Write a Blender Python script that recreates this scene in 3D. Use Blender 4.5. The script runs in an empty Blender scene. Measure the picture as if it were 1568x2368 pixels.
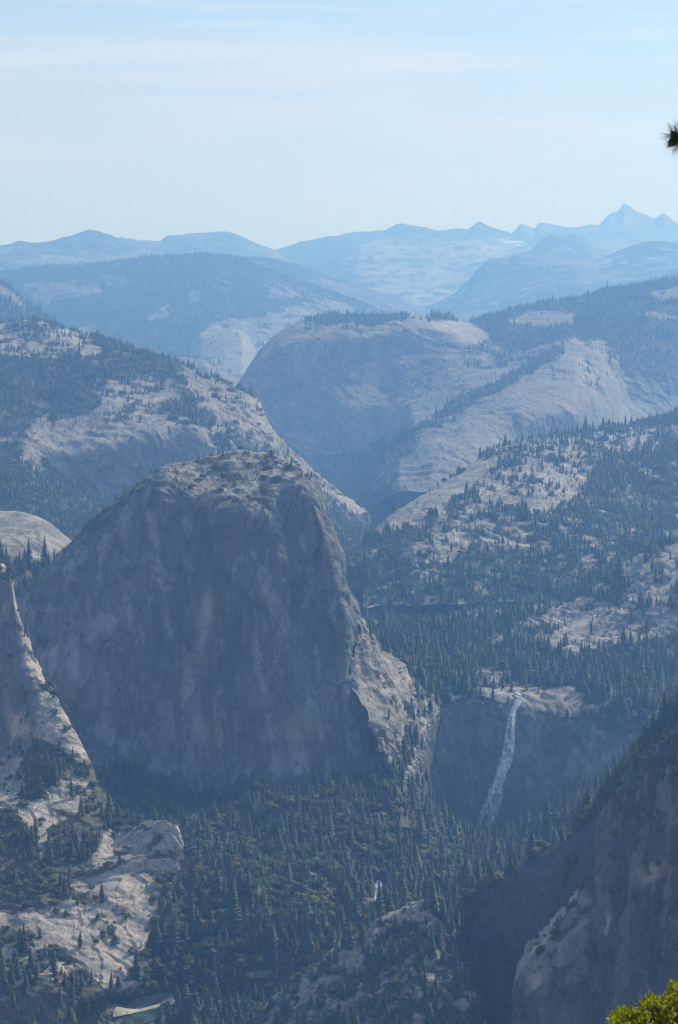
import bpy, math, random
import numpy as np
from mathutils import Vector

R = math.radians
RNG = np.random.default_rng(7)
random.seed(7)
SC = bpy.context.scene
COL = SC.collection

# ------------------------------------------------------------------ camera
FPX = 6074.0            # focal length for a 1568 x 2367 frame
CX, CY = 784.0, 1183.5
PITCH = R(-2.0)
cam_d = bpy.data.cameras.new('camera')
cam = bpy.data.objects.new('camera', cam_d)
COL.objects.link(cam)
cam.location = (0, 0, 0)
cam.rotation_euler = (R(90) + PITCH, 0, 0)
cam_d.sensor_fit = 'VERTICAL'
cam_d.angle = 2 * math.atan(CY / FPX)
cam_d.clip_start = 0.5
cam_d.clip_end = 90000
SC.camera = cam

# ------------------------------------------------------------------ sky, sun, exposure
SUN_AZ, SUN_EL = 46.0, 39.0         # degrees right of the view, above the horizon
world = bpy.data.worlds.new('World')
SC.world = world
world.use_nodes = True
wn, wl = world.node_tree.nodes, world.node_tree.links
wn.clear()
w_out = wn.new('ShaderNodeOutputWorld')
w_bg = wn.new('ShaderNodeBackground')
w_bg.inputs['Strength'].default_value = 0.119
w_sky = wn.new('ShaderNodeTexSky')
w_sky.sky_type = 'NISHITA'
w_sky.sun_disc = False
w_sky.sun_elevation = R(SUN_EL)
w_sky.sun_rotation = R(SUN_AZ)
w_sky.altitude = 2200
w_sky.air_density = 1.0
w_sky.dust_density = 2.2
w_sky.ozone_density = 4.5
# thin high cirrus streaks, part of the sky itself
w_tc = wn.new('ShaderNodeTexCoord')
w_map = wn.new('ShaderNodeMapping')
w_map.inputs['Scale'].default_value = (3.0, 3.0, 42.0)
w_map.inputs['Rotation'].default_value = (0, R(1.5), 0)
w_n = wn.new('ShaderNodeTexNoise')
w_n.inputs['Scale'].default_value = 2.2
w_n.inputs['Detail'].default_value = 7
w_n.inputs['Roughness'].default_value = 0.55
w_n.inputs['Distortion'].default_value = 0.6
w_r = wn.new('ShaderNodeMapRange')
w_r.inputs['From Min'].default_value = 0.45
w_r.inputs['From Max'].default_value = 0.75
w_r.inputs['To Min'].default_value = 0.0
w_r.inputs['To Max'].default_value = 0.62
w_mix = wn.new('ShaderNodeMix'); w_mix.data_type = 'RGBA'
w_mix.inputs['B'].default_value = (9.0, 8.6, 8.2, 1)
wl.new(w_tc.outputs['Generated'], w_map.inputs['Vector'])
wl.new(w_map.outputs['Vector'], w_n.inputs['Vector'])
wl.new(w_n.outputs['Fac'], w_r.inputs['Value'])
wl.new(w_r.outputs['Result'], w_mix.inputs['Factor'])
wl.new(w_sky.outputs['Color'], w_mix.inputs['A'])
w_sep = wn.new('ShaderNodeSeparateXYZ'); wl.new(w_tc.outputs['Generated'], w_sep.inputs[0])
w_low = wn.new('ShaderNodeMapRange'); w_low.inputs['From Min'].default_value = 0.20; w_low.inputs['From Max'].default_value = 0.02
w_low.inputs['To Min'].default_value = 0.0; w_low.inputs['To Max'].default_value = 0.85
wl.new(w_sep.outputs['Z'], w_low.inputs['Value'])
w_mix2 = wn.new('ShaderNodeMix'); w_mix2.data_type = 'RGBA'; w_mix2.inputs['B'].default_value = (13.5, 10.0, 7.2, 1)   # thin white veil low in the sky
wl.new(w_low.outputs['Result'], w_mix2.inputs['Factor']); wl.new(w_mix.outputs['Result'], w_mix2.inputs['A'])
wl.new(w_mix2.outputs['Result'], w_bg.inputs['Color'])
wl.new(w_bg.outputs['Background'], w_out.inputs['Surface'])

sun_d = bpy.data.lights.new('sun', 'SUN')
sun_d.energy = 5.0
sun_d.angle = R(0.5)
sun_d.color = (1.0, 0.955, 0.90)
sun = bpy.data.objects.new('sun', sun_d)
COL.objects.link(sun)
sun_vec = Vector((math.sin(R(SUN_AZ)) * math.cos(R(SUN_EL)), math.cos(R(SUN_AZ)) * math.cos(R(SUN_EL)), math.sin(R(SUN_EL))))
sun.rotation_euler = sun_vec.to_track_quat('Z', 'Y').to_euler()

SC.view_settings.view_transform = 'Standard'
SC.view_settings.look = 'None'
SC.view_settings.exposure = 0.07
SC.view_settings.gamma = 1.0
SC.render.engine = 'CYCLES'
SC.cycles.use_denoising = True
SC.cycles.filter_width = 1.15
SC.cycles.max_bounces = 6
SC.cycles.diffuse_bounces = 2
SC.cycles.volume_bounces = 2
SC.cycles.transparent_max_bounces = 12
SC.cycles.caustics_reflective = False
SC.cycles.caustics_refractive = False

HAZE_COL = (0.22, 0.47, 1.0)
HAZE_ABS = (0.56, 0.68, 1.0)
HAZE_DENS = 0.000080

# ------------------------------------------------------------------ helpers
def world_pt(px, py, d):
    """a point seen at (px, py) of the 1568x2367 frame, d metres away (+Y)"""
    px = np.asarray(px, float); py = np.asarray(py, float); d = np.asarray(d, float)
    d = np.interp(d, [0, 3700, 12000, 30000], [0, 3700, 18225, 36225])      # the middle distance is spread out in depth
    a = (px - CX) / FPX; b = (CY - py) / FPX
    cp, sp = math.cos(PITCH), math.sin(PITCH)
    k = d / (cp - b * sp)
    return np.stack([a * k, d, (sp + b * cp) * k], -1)

def to_px(P):
    cp, sp = math.cos(PITCH), math.sin(PITCH)
    f = P[..., 1] * cp + P[..., 2] * sp
    u = -P[..., 1] * sp + P[..., 2] * cp
    return CX + FPX * P[..., 0] / f, CY - FPX * u / f

def _hash(ix, iy, iz, seed):
    h = (ix.astype(np.uint32) * np.uint32(374761393)) ^ (iy.astype(np.uint32) * np.uint32(668265263)) ^ (iz.astype(np.uint32) * np.uint32(2147483647)) ^ np.uint32((seed * 1274126177) & 0xFFFFFFFF)
    h = (h ^ (h >> np.uint32(13))) * np.uint32(1274126177)
    h = (h ^ (h >> np.uint32(15))) * np.uint32(2246822519)
    h ^= h >> np.uint32(16)
    return h.astype(np.float32) / np.float32(2147483648.0) - 1.0

def vnoise(P, seed=0):
    i = np.floor(P).astype(np.int64)
    f = (P - i).astype(np.float32)
    f = f * f * f * (f * (f * 6 - 15) + 10)
    x, y, z = i[..., 0], i[..., 1], i[..., 2]
    r = 0
    for dx in (0, 1):
        wx = f[..., 0] if dx else 1 - f[..., 0]
        for dy in (0, 1):
            wy = f[..., 1] if dy else 1 - f[..., 1]
            for dz in (0, 1):
                wz = f[..., 2] if dz else 1 - f[..., 2]
                r = r + wx * wy * wz * _hash(x + dx, y + dy, z + dz, seed)
    return r

ROT = np.array([[0.36, 0.48, -0.8], [-0.8, 0.6, 0.0], [0.48, 0.64, 0.6]])
def fbm(P, size, octv=4, seed=0, stretch=(1, 1, 1), ridged=False, gain=0.5):
    Q = P / (np.array(stretch) * size) + 137.3
    amp, tot, r = 1.0, 0.0, 0
    for o in range(octv):
        n = vnoise(Q, seed + o * 17)
        if ridged: n = 1 - 2 * np.abs(n)
        r = r + n * amp; tot += amp
        amp *= gain
        Q = Q * 2.03 + 5.1
        if o == 0 and stretch == (1, 1, 1): Q = Q @ ROT.T
    return r / tot * (1.0 if ridged else 1.5)

def smooth(a, b, x):
    t = np.clip((x - a) / (b - a), 0, 1)
    return t * t * (3 - 2 * t)

def in_poly(x, y, poly):
    ins = np.zeros(x.shape, bool)
    n = len(poly)
    for i in range(n):
        x1, y1 = poly[i]; x2, y2 = poly[(i + 1) % n]
        if y1 == y2: continue
        c = ((y1 > y) != (y2 > y)) & (x < (x2 - x1) * (y - y1) / (y2 - y1) + x1)
        ins ^= c
    return ins

def gsm(A, s):
    if s <= 0: return A
    r = int(3 * s) + 1
    k = np.exp(-0.5 * (np.arange(-r, r + 1) / s) ** 2); k /= k.sum()
    Ap = np.concatenate([2 * A[:1] - A[r:0:-1], A, 2 * A[-1:] - A[-2:-r - 2:-1]]) if len(A) > r + 1 else A
    if len(A) <= r + 1: return A
    return np.stack([np.convolve(Ap[:, j], k, 'valid') for j in range(A.shape[1])], 1)

def obj(name, me, parent=None, loc=None, **props):
    o = bpy.data.objects.new(name, me)
    COL.objects.link(o)
    if parent: o.parent = parent
    if loc is not None: o.location = loc
    for k, v in props.items(): o[k] = v
    return o

def mesh_np(name, V, F, mats=(), mat_idx=None, smooth_=False):
    """F: (n,k) int array of faces all with k corners, or a list of such arrays"""
    if not isinstance(F, list): F = [F]
    me = bpy.data.meshes.new(name)
    V = np.asarray(V, np.float32)
    me.vertices.add(len(V)); me.vertices.foreach_set('co', V.ravel())
    loops = np.concatenate([f.ravel() for f in F]).astype(np.int32)
    tot = np.concatenate([np.full(len(f), f.shape[1], np.int32) for f in F])
    start = np.concatenate([[0], np.cumsum(tot)[:-1]]).astype(np.int32)
    me.loops.add(len(loops)); me.loops.foreach_set('vertex_index', loops)
    me.polygons.add(len(tot)); me.polygons.foreach_set('loop_start', start)
    for m in mats: me.materials.append(m)
    if mat_idx is not None: me.polygons.foreach_set('material_index', np.asarray(mat_idx, np.int32))
    me.polygons.foreach_set('use_smooth', np.full(len(tot), smooth_))
    me.update(calc_edges=True); me.validate()
    return me

# ------------------------------------------------------------------ materials
def nt(name):
    m = bpy.data.materials.new(name); m.use_nodes = True
    n, l = m.node_tree.nodes, m.node_tree.links
    n.clear()
    out = n.new('ShaderNodeOutputMaterial')
    return m, n, l, out

def mixc(n, l, fac, a, b, blend='MIX'):
    x = n.new('ShaderNodeMix'); x.data_type = 'RGBA'; x.blend_type = blend
    for sock, v in (('Factor', fac), ('A', a), ('B', b)):
        if isinstance(v, (int, float)): x.inputs[sock].default_value = v
        elif isinstance(v, tuple): x.inputs[sock].default_value = (*v, 1) if len(v) == 3 else v
        else: l.new(v, x.inputs[sock])
    return x.outputs['Result']

def ramp(n, l, v, a, b, lo=0.0, hi=1.0):
    r = n.new('ShaderNodeMapRange')
    r.inputs['From Min'].default_value = a; r.inputs['From Max'].default_value = b
    r.inputs['To Min'].default_value = lo; r.inputs['To Max'].default_value = hi
    l.new(v, r.inputs['Value'])
    return r.outputs['Result']

def noise(n, l, vec, size, detail=5, stretch=(1, 1, 1), rough=0.55, rot=(0, 0, 0)):
    mp = n.new('ShaderNodeMapping')
    mp.inputs['Scale'].default_value = tuple(1.0 / (size * s) for s in stretch)
    if rot != (0, 0, 0):
        mr = n.new('ShaderNodeMapping'); mr.inputs['Rotation'].default_value = rot
        l.new(vec, mr.inputs['Vector']); vec = mr.outputs['Vector']
    l.new(vec, mp.inputs['Vector'])
    t = n.new('ShaderNodeTexNoise')
    t.inputs['Scale'].default_value = 1.0; t.inputs['Detail'].default_value = detail
    t.inputs['Roughness'].default_value = rough
    l.new(mp.outputs['Vector'], t.inputs['Vector'])
    return t.outputs['Fac']

def terrain_mat(name, k=1.0, rock_a=(0.40, 0.37, 0.345), rock_b=(0.25, 0.245, 0.24), green=(0.045, 0.062, 0.026), soil=(0.10, 0.082, 0.055),
                streak=0.5, streak_rot=(0, 0, 0), crack=0.5, vstretch=9.0, bump=1.0, green_mix=0.75, speck=0.75, lines=None, sharp=0.0):
    m, n, l, out = nt(name)
    geo = n.new('ShaderNodeNewGeometry')
    P = geo.outputs['Position']
    big = noise(n, l, P, 90 * k, 4)
    c = mixc(n, l, ramp(n, l, big, 0.38, 0.62), rock_a, rock_b)
    vb = n.new('ShaderNodeTexVoronoi'); vb.inputs['Scale'].default_value = 1.0
    mb = n.new('ShaderNodeMapping'); mb.inputs['Scale'].default_value = (1 / (13 * k), 1 / (13 * k), 1 / (13 * k * max(1.5, vstretch * 0.35))); mb.inputs['Rotation'].default_value = streak_rot
    wv = n.new('ShaderNodeVectorMath'); wv.operation = 'MULTIPLY_ADD'; wv.inputs[1].default_value = (14 * k,) * 3
    wt = n.new('ShaderNodeTexNoise'); wt.inputs['Scale'].default_value = 1 / (16 * k); wt.inputs['Detail'].default_value = 5
    l.new(P, wt.inputs['Vector']); l.new(wt.outputs['Color'], wv.inputs[0]); l.new(P, wv.inputs[2]); l.new(wv.outputs['Vector'], mb.inputs['Vector']); l.new(mb.outputs['Vector'], vb.inputs['Vector'])
    sv = n.new('ShaderNodeSeparateColor'); l.new(vb.outputs['Color'], sv.inputs['Color'])
    c = mixc(n, l, ramp(n, l, sv.outputs[0], 0.0, 1.0, 0.0, 0.55), c, tuple(v * 0.55 for v in rock_b))
    st = noise(n, l, P, 7 * k, 5, (1, 1, vstretch), 0.6, streak_rot)
    c = mixc(n, l, ramp(n, l, st, 0.42 + 0.05 * sharp, 0.68 - 0.09 * sharp, 0, streak), c, (0.085, 0.085, 0.09))
    st2 = noise(n, l, P, 19 * k, 4, (1, 1, vstretch * 0.6), 0.6, streak_rot)
    c = mixc(n, l, ramp(n, l, st2, 0.52, 0.75 - 0.13 * sharp, 0, 0.45 + 0.3 * sharp), c, tuple(min(1, v * 1.45) for v in rock_a))
    fine = noise(n, l, P, 3.0 * k, 6, (1, 1, 1.6), 0.7)
    c = mixc(n, l, ramp(n, l, fine, 0.3, 0.7, 0.0, 0.4), c, (0.13, 0.125, 0.115), 'MIX')
    # joints: thin dark lines
    mp = n.new('ShaderNodeMapping'); mp.inputs['Scale'].default_value = tuple(1 / (26 * k * s) for s in (1, 1, 2.2))
    mp.inputs['Rotation'].default_value = streak_rot
    wob = n.new('ShaderNodeVectorMath'); wob.operation = 'ADD'
    wn_ = n.new('ShaderNodeTexNoise'); wn_.inputs['Scale'].default_value = 1 / (30 * k); wn_.inputs['Detail'].default_value = 4
    l.new(P, wn_.inputs['Vector'])
    ws = n.new('ShaderNodeVectorMath'); ws.operation = 'SCALE'; ws.inputs['Scale'].default_value = 22 * k
    l.new(wn_.outputs['Color'], ws.inputs[0]); l.new(P, wob.inputs[0]); l.new(ws.outputs['Vector'], wob.inputs[1])
    l.new(wob.outputs['Vector'], mp.inputs['Vector'])
    vo = n.new('ShaderNodeTexVoronoi'); vo.feature = 'DISTANCE_TO_EDGE'; vo.inputs['Scale'].default_value = 1
    l.new(mp.outputs['Vector'], vo.inputs['Vector'])
    cm = n.new('ShaderNodeMath'); cm.operation = 'MULTIPLY'
    l.new(ramp(n, l, vo.outputs['Distance'], 0.0, 0.055, crack, 0.0), cm.inputs[0])
    l.new(ramp(n, l, noise(n, l, P, 45 * k, 2), 0.42, 0.6), cm.inputs[1])
    c = mixc(n, l, cm.outputs['Value'], c, (0.07, 0.068, 0.062))
    if lines:
        dr, LL, stg = lines
        dn = n.new('ShaderNodeVectorMath'); dn.operation = 'DOT_PRODUCT'
        dv_ = Vector(dr).normalized() / LL; dn.inputs[1].default_value = dv_
        l.new(P, dn.inputs[0])
        prev = dn.outputs['Value']
        for sz, am in ((LL * 9, 5.0), (LL * 1.5, 0.5)):
            ad = n.new('ShaderNodeMath'); ad.operation = 'MULTIPLY_ADD'; ad.inputs[1].default_value = am
            l.new(noise(n, l, P, sz, 3), ad.inputs[0]); l.new(prev, ad.inputs[2]); prev = ad.outputs[0]
        fr = n.new('ShaderNodeMath'); fr.operation = 'FRACT'; l.new(prev, fr.inputs[0])
        ms = n.new('ShaderNodeMath'); ms.operation = 'MULTIPLY'
        l.new(ramp(n, l, fr.outputs[0], 0.0, 0.16, stg, 0.0), ms.inputs[0]); l.new(ramp(n, l, noise(n, l, P, LL * 3, 3), 0.45, 0.56), ms.inputs[1])
        c = mixc(n, l, ms.outputs[0], c, (0.05, 0.048, 0.045))
    # dark lichen and low brush in cracks
    sp = n.new('ShaderNodeMath'); sp.operation = 'MULTIPLY'
    l.new(ramp(n, l, noise(n, l, P, 5.5 * k, 5, (1, 1, 1.3), 0.65), 0.53, 0.60, 0.0, speck), sp.inputs[0])
    l.new(ramp(n, l, noise(n, l, P, 38 * k, 3), 0.42, 0.58, 0.15, 1.0), sp.inputs[1])
    c = mixc(n, l, sp.outputs['Value'], c, (0.075, 0.072, 0.055))
    # lighter rock-fall scars, orange stains; also sun and shade painted into some faces
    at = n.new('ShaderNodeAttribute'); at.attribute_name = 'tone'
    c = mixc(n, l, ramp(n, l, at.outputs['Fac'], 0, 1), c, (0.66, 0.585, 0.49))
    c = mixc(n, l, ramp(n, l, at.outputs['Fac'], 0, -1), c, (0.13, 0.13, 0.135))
    # ground cover
    av = n.new('ShaderNodeAttribute'); av.attribute_name = 'veg'
    g = mixc(n, l, ramp(n, l, noise(n, l, P, 11 * k, 4), 0.35, 0.65), green, soil)
    vfac = n.new('ShaderNodeMath'); vfac.operation = 'MULTIPLY'
    l.new(ramp(n, l, av.outputs['Fac'], 0.0, 1.0), vfac.inputs[0])
    l.new(ramp(n, l, noise(n, l, P, 4 * k, 4), 0.30, 0.5, green_mix, 1.0), vfac.inputs[1])
    c = mixc(n, l, vfac.outputs['Value'], c, g)
    b = n.new('ShaderNodeBsdfPrincipled')
    b.inputs['Roughness'].default_value = 0.85
    b.inputs['Specular IOR Level'].default_value = 0.25
    l.new(c, b.inputs['Base Color'])
    bp = n.new('ShaderNodeBump'); bp.inputs['Strength'].default_value = 0.9 * bump; bp.inputs['Distance'].default_value = 2.6 * k
    add = n.new('ShaderNodeMath'); add.operation = 'ADD'
    l.new(fine, add.inputs[0]); l.new(st, add.inputs[1])
    l.new(add.outputs['Value'], bp.inputs['Height'])
    l.new(bp.outputs['Normal'], b.inputs['Normal'])
    l.new(b.outputs['BSDF'], out.inputs['Surface'])
    return m

def leaf_mat(name, c1, c2, c3=None, transl=0.3, size=2.0):
    m, n, l, out = nt(name)
    oi = n.new('ShaderNodeObjectInfo')
    c = mixc(n, l, ramp(n, l, oi.outputs['Random'], 0.0, 0.85), c1, c2)
    c = mixc(n, l, ramp(n, l, oi.outputs['Random'], 0.9, 0.92, 0.0, 0.6), c, (c2[0] * 2.0, c2[1] * 1.6, c2[2] * 1.2))
    if c3:
        c = mixc(n, l, ramp(n, l, oi.outputs['Random'], 0.86, 0.92), c, c3)
    geo = n.new('ShaderNodeNewGeometry')
    nz = noise(n, l, geo.outputs['Position'], size, 3)
    c = mixc(n, l, ramp(n, l, nz, 0.35, 0.7, 0, 0.5), c, tuple(v * 1.9 for v in c2))
    d = n.new('ShaderNodeBsdfPrincipled')
    d.inputs['Roughness'].default_value = 0.6; d.inputs['Specular IOR Level'].default_value = 0.25
    t = n.new('ShaderNodeBsdfTranslucent')
    l.new(c, d.inputs['Base Color']); l.new(mixc(n, l, 1.0, c, (1.6, 1.9, 0.7), 'MULTIPLY'), t.inputs['Color'])
    mx = n.new('ShaderNodeMixShader'); mx.inputs['Fac'].default_value = transl
    l.new(d.outputs['BSDF'], mx.inputs[1]); l.new(t.outputs['BSDF'], mx.inputs[2])
    l.new(mx.outputs['Shader'], out.inputs['Surface'])
    return m

def plain_mat(name, c1, c2, size=1.0, rough=0.8, bump=0.3, stretch=(1, 1, 1), spec=0.3):
    m, n, l, out = nt(name)
    geo = n.new('ShaderNodeNewGeometry')
    nz = noise(n, l, geo.outputs['Position'], size, 5, stretch)
    b = n.new('ShaderNodeBsdfPrincipled')
    b.inputs['Roughness'].default_value = rough; b.inputs['Specular IOR Level'].default_value = spec
    l.new(mixc(n, l, ramp(n, l, nz, 0.35, 0.65), c1, c2), b.inputs['Base Color'])
    bp = n.new('ShaderNodeBump'); bp.inputs['Strength'].default_value = bump; bp.inputs['Distance'].default_value = size * 0.3
    l.new(nz, bp.inputs['Height']); l.new(bp.outputs['Normal'], b.inputs['Normal'])
    l.new(b.outputs['BSDF'], out.inputs['Surface'])
    return m

M_CONIFER = leaf_mat('conifer_foliage', (0.030, 0.050, 0.021), (0.078, 0.102, 0.037), None, 0.34)
M_OAK = leaf_mat('oak_foliage', (0.046, 0.060, 0.018), (0.115, 0.118, 0.036), None, 0.36)
M_DEAD = leaf_mat('dead_foliage', (0.16, 0.085, 0.05), (0.12, 0.09, 0.065), None, 0.1)
M_BARK = plain_mat('bark', (0.10, 0.07, 0.05), (0.055, 0.04, 0.03), 0.6)
M_GREYWOOD = plain_mat('grey_wood', (0.20, 0.18, 0.16), (0.12, 0.10, 0.09), 0.6)
M_BOULDER = plain_mat('boulder_rock', (0.46, 0.43, 0.39), (0.28, 0.27, 0.25), 2.0, 0.85, 0.6)

# ------------------------------------------------------------------ terrain lofts
LAND = []        # records used for the depth buffer and for planting
def resample(poly, ts):
    """poly (n,3) keyed by normalised px; ts in 0..1"""
    x = poly[:, 0]; t = (x - x[0]) / (x[-1] - x[0])
    return np.stack([np.interp(ts, t, poly[:, j]) for j in range(3)], 1)

def catmull(R_, rows):
    """R_ (nr, nc, 3) rails; rows: subdivisions between rails"""
    out = []
    nr = len(R_)
    for i in range(nr - 1):
        p1, p2 = R_[i], R_[i + 1]
        m1 = (R_[i + 1] - R_[i - 1]) * 0.5 if i > 0 else (p2 - p1)
        m2 = (R_[i + 2] - R_[i]) * 0.5 if i < nr - 2 else (p2 - p1)
        # keep tangents from overshooting on uneven spans
        L = np.linalg.norm(p2 - p1, axis=-1, keepdims=True)
        for m in (m1, m2):
            k = np.minimum(1, 1.4 * L / (np.linalg.norm(m, axis=-1, keepdims=True) + 1e-9)); m *= k
        for s in range(rows[i]):
            t = s / rows[i]
            h00 = 2 * t**3 - 3 * t**2 + 1; h10 = t**3 - 2 * t**2 + t; h01 = -2 * t**3 + 3 * t**2; h11 = t**3 - t**2
            out.append(h00 * p1 + h10 * m1 + h01 * p2 + h11 * m2)
    out.append(R_[-1])
    return np.array(out)

def loft(name, rails, mat, label, mode='x', step=2.4, sm=2.0, back=((14, 0.02), (70, 0.06)), disp=(), seed=1, veg=0.0, vegp=(), tonep=(),
         dens=1 / 90.0, oak=0.0, oakp=(), dead=0.01, h=20.0, edge=10.0, plant=True, steep=0.42, keep=0.3, bare=1.0):
    rails = [np.array(r, float) for r in rails]
    if mode == 'x':
        L = max(abs(r[-1, 0] - r[0, 0]) for r in rails)
        # columns spread by the length of the crest outline
        c = rails[0]; seg = np.hypot(np.diff(c[:, 0]), np.diff(c[:, 1])); cum = np.concatenate([[0], np.cumsum(seg)])
        nc = int(max(cum[-1], L) / step) + 2
        xs = np.interp(np.linspace(0, cum[-1], nc), cum, c[:, 0])
        ts = (xs - xs[0]) / (xs[-1] - xs[0])
        Rk = [resample(r, ts) for r in rails]
    else:                                    # 'key': all rails have the same key columns
        K = np.array(rails)                  # (nr, nk, 3)
        seg = np.hypot(np.diff(K[:, :, 0], axis=1), np.diff(K[:, :, 1], axis=1)).max(0)
        Rk = []
        n_ = np.maximum(2, (seg / step).astype(int))
        t = np.concatenate([np.arange(n) / n + i for i, n in enumerate(n_)] + [[len(n_)]])
        for r in rails:
            Rk.append(np.stack([np.interp(t, np.arange(len(r)), r[:, j]) for j in range(3)], 1))
        nc = len(t)
    sg = sm * 6 / step / 2.4
    Rk = [gsm(r, sg) for r in Rk]
    if name == 'mountain':                   # broken skyline
        q = np.stack([Rk[0][:, 0], Rk[0][:, 0] * 0, Rk[0][:, 0] * 0 + seed], 1)
        Rk[0][:, 1] += fbm(q, 26, 5, seed + 400, ridged=True, gain=0.6) * 2.6 - 1.0
    # the land goes on behind its outline: rails pushed inward, farther and lower
    c = Rk[0]
    tx = np.gradient(c[:, 0]); ty = np.gradient(c[:, 1]); ln = np.hypot(tx, ty) + 1e-6
    nx, ny = gsm(np.stack([-ty / ln, tx / ln], 1), 8).T
    bk = []
    for off, dd in back[::-1]:
        b = c.copy(); b[:, 0] += nx * off; b[:, 1] += ny * off; b[:, 2] *= (1 + dd)
        bk.append(b)
    nb = len(bk)
    Rk = bk + Rk
    px = np.array(Rk)
    Rw = world_pt(px[..., 0], px[..., 1], px[..., 2])
    rows = []
    for i in range(len(Rk) - 1):
        d = np.hypot(px[i + 1, :, 0] - px[i, :, 0], px[i + 1, :, 1] - px[i, :, 1])
        rows.append(int(max(3, min(400, np.percentile(d, 85) / (step * (2.0 if i < nb else 1.0))))))
    G = catmull(Rw, rows)
    front = sum(rows[:nb])
    # normals of the smooth land
    du = np.gradient(G, axis=1); dv = np.gradient(G, axis=0)
    N = np.cross(dv, du); N /= (np.linalg.norm(N, axis=-1, keepdims=True) + 1e-9)
    flip = ((N * G).sum(-1) > 0) & (N[..., 2] < 0.3)
    N[flip & (N[..., 2] < 0)] *= -1
    gpx, gpy = to_px(G)
    shp = G.shape[:2]
    GP = G.reshape(-1, 3)
    # ground cover and rock tone follow patches fixed to the land
    ed = edge
    wx = fbm(GP, 1, 1, 0) * 0
    dsc = np.median(G[..., 1])
    jx = fbm(GP, dsc * 0.009, 4, seed + 50).reshape(shp) * ed * 1.6
    jy = fbm(GP, dsc * 0.009, 4, seed + 61).reshape(shp) * ed
    qx, qy = gpx + jx, gpy + jy
    V = np.full(shp, float(veg)); T = np.zeros(shp); OK = np.full(shp, float(oak))
    for v, poly in vegp: V[in_poly(qx, qy, poly)] = v
    for v, poly in tonep: T[in_poly(qx, qy, poly)] = v
    for v, poly in oakp: OK[in_poly(qx, qy, poly)] = v
    for _ in range(3):
        for ax in (0, 1):
            T = (np.roll(T, 3, ax) + np.roll(T, -3, ax) + np.roll(T, 1, ax) + np.roll(T, -1, ax) + T) / 5
    T = T * (0.65 + 0.5 * fbm(GP, dsc * 0.006, 3, seed + 71, (1, 1, 4)).reshape(shp))
    rowi = np.arange(shp[0]) - front
    wt = (keep + (1 - keep) * smooth(0, 30, rowi * 1.0))[:, None, None]
    wb = (bare + (1 - bare) * smooth(0.02, 0.3, gsm(np.clip(V, 0, 1), 2)))[..., None]
    for fn in disp:
        dd_ = N * fn(GP, gpx.ravel(), gpy.ravel(), V.ravel()).reshape(shp)[..., None]
        big = getattr(fn, 'size', 0) > dsc * 0.012
        G = G + dd_ * (wt if big else wt ** 0.4) * (1.0 if big else wb)
    nn = fbm(GP, dsc * 0.0045, 4, seed + 33, (1, 1, 1)).reshape(shp) * 1.25
    Ve = smooth(-0.12, 0.12, V - 0.5 + 0.47 * nn * (V < 0.97) * (V > 0.03))
    nr = shp[0]
    idx = np.arange(nr * nc).reshape(nr, nc)
    F = np.stack([idx[:-1, :-1].ravel(), idx[1:, :-1].ravel(), idx[1:, 1:].ravel(), idx[:-1, 1:].ravel()], 1)
    me = mesh_np(name, G.reshape(-1, 3), F, [mat], smooth_=True)
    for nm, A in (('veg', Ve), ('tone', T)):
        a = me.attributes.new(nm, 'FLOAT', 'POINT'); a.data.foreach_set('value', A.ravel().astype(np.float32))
    o = obj(name, me, kind='structure', label=label)
    LAND.append(dict(name=name, label=label, G=G, front=front, V=np.maximum(Ve, 0.16 * V * (V > 0.01)), OK=OK, dens=dens, dead=dead, h=h, plant=plant, steep=steep, seed=seed, oak=oak))
    return o

def D(size, amp, octv=4, seed=0, stretch=(1, 1, 1), ridged=False, gain=0.5, only=None):
    def fn(P, px, py, V):
        r = fbm(P, size, octv, seed, stretch, ridged, gain) * amp
        if only is not None: r = r * only(P, px, py, V)
        return r
    fn.size = size
    return fn

def terr(direction, L, amp, seed=0, wob=0.8, sharp=0.25, only=None):
    """sheeting steps: ledges that repeat along a direction of the land"""
    dv = np.array(direction, float); dv /= np.linalg.norm(dv)
    def fn(P, px, py, V):
        s = P @ dv / L + fbm(P, L * 5, 3, seed) * wob + fbm(P, L * 1.3, 2, seed + 3) * 0.35
        f = s - np.floor(s)
        r = (smooth(0, sharp, f) - f) * amp
        m = smooth(-0.3, 0.3, fbm(P, L * 4, 2, seed + 9))
        r = r * m
        if only is not None: r = r * only(P, px, py, V)
        return r
    return fn

def blocks(size, amp, seed=0, stretch=(1, 1, 1.6), rot=0.5, tilt=0.3, only=None):
    """jointed rock: flat-faced blocks standing proud of one another"""
    c, s_ = math.cos(rot), math.sin(rot); c2, s2 = math.cos(tilt), math.sin(tilt)
    RM = np.array([[c, s_, 0], [-s_, c, 0], [0, 0, 1]]) @ np.array([[c2, 0, s2], [0, 1, 0], [-s2, 0, c2]])
    def fn(P, px, py, V):
        Q = (P @ RM) / (np.array(stretch) * size)
        Q = Q + np.stack([fbm(P, size * 1.6, 3, seed + i) for i in range(3)], -1) * 0.35
        r = 0
        for sc, a in ((1.0, 1.0), (2.1, 0.5)):
            i = np.floor(Q * sc).astype(np.int64)
            r = r + _hash(i[..., 0], i[..., 1], i[..., 2], seed + 5) * a
        r = r * amp * smooth(-0.5, 0.3, fbm(P, size * 5, 2, seed + 8))
        if only is not None: r = r * only(P, px, py, V)
        return r
    return fn

def Y(pts, d): return [(x, y, d) for x, y in pts]

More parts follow.
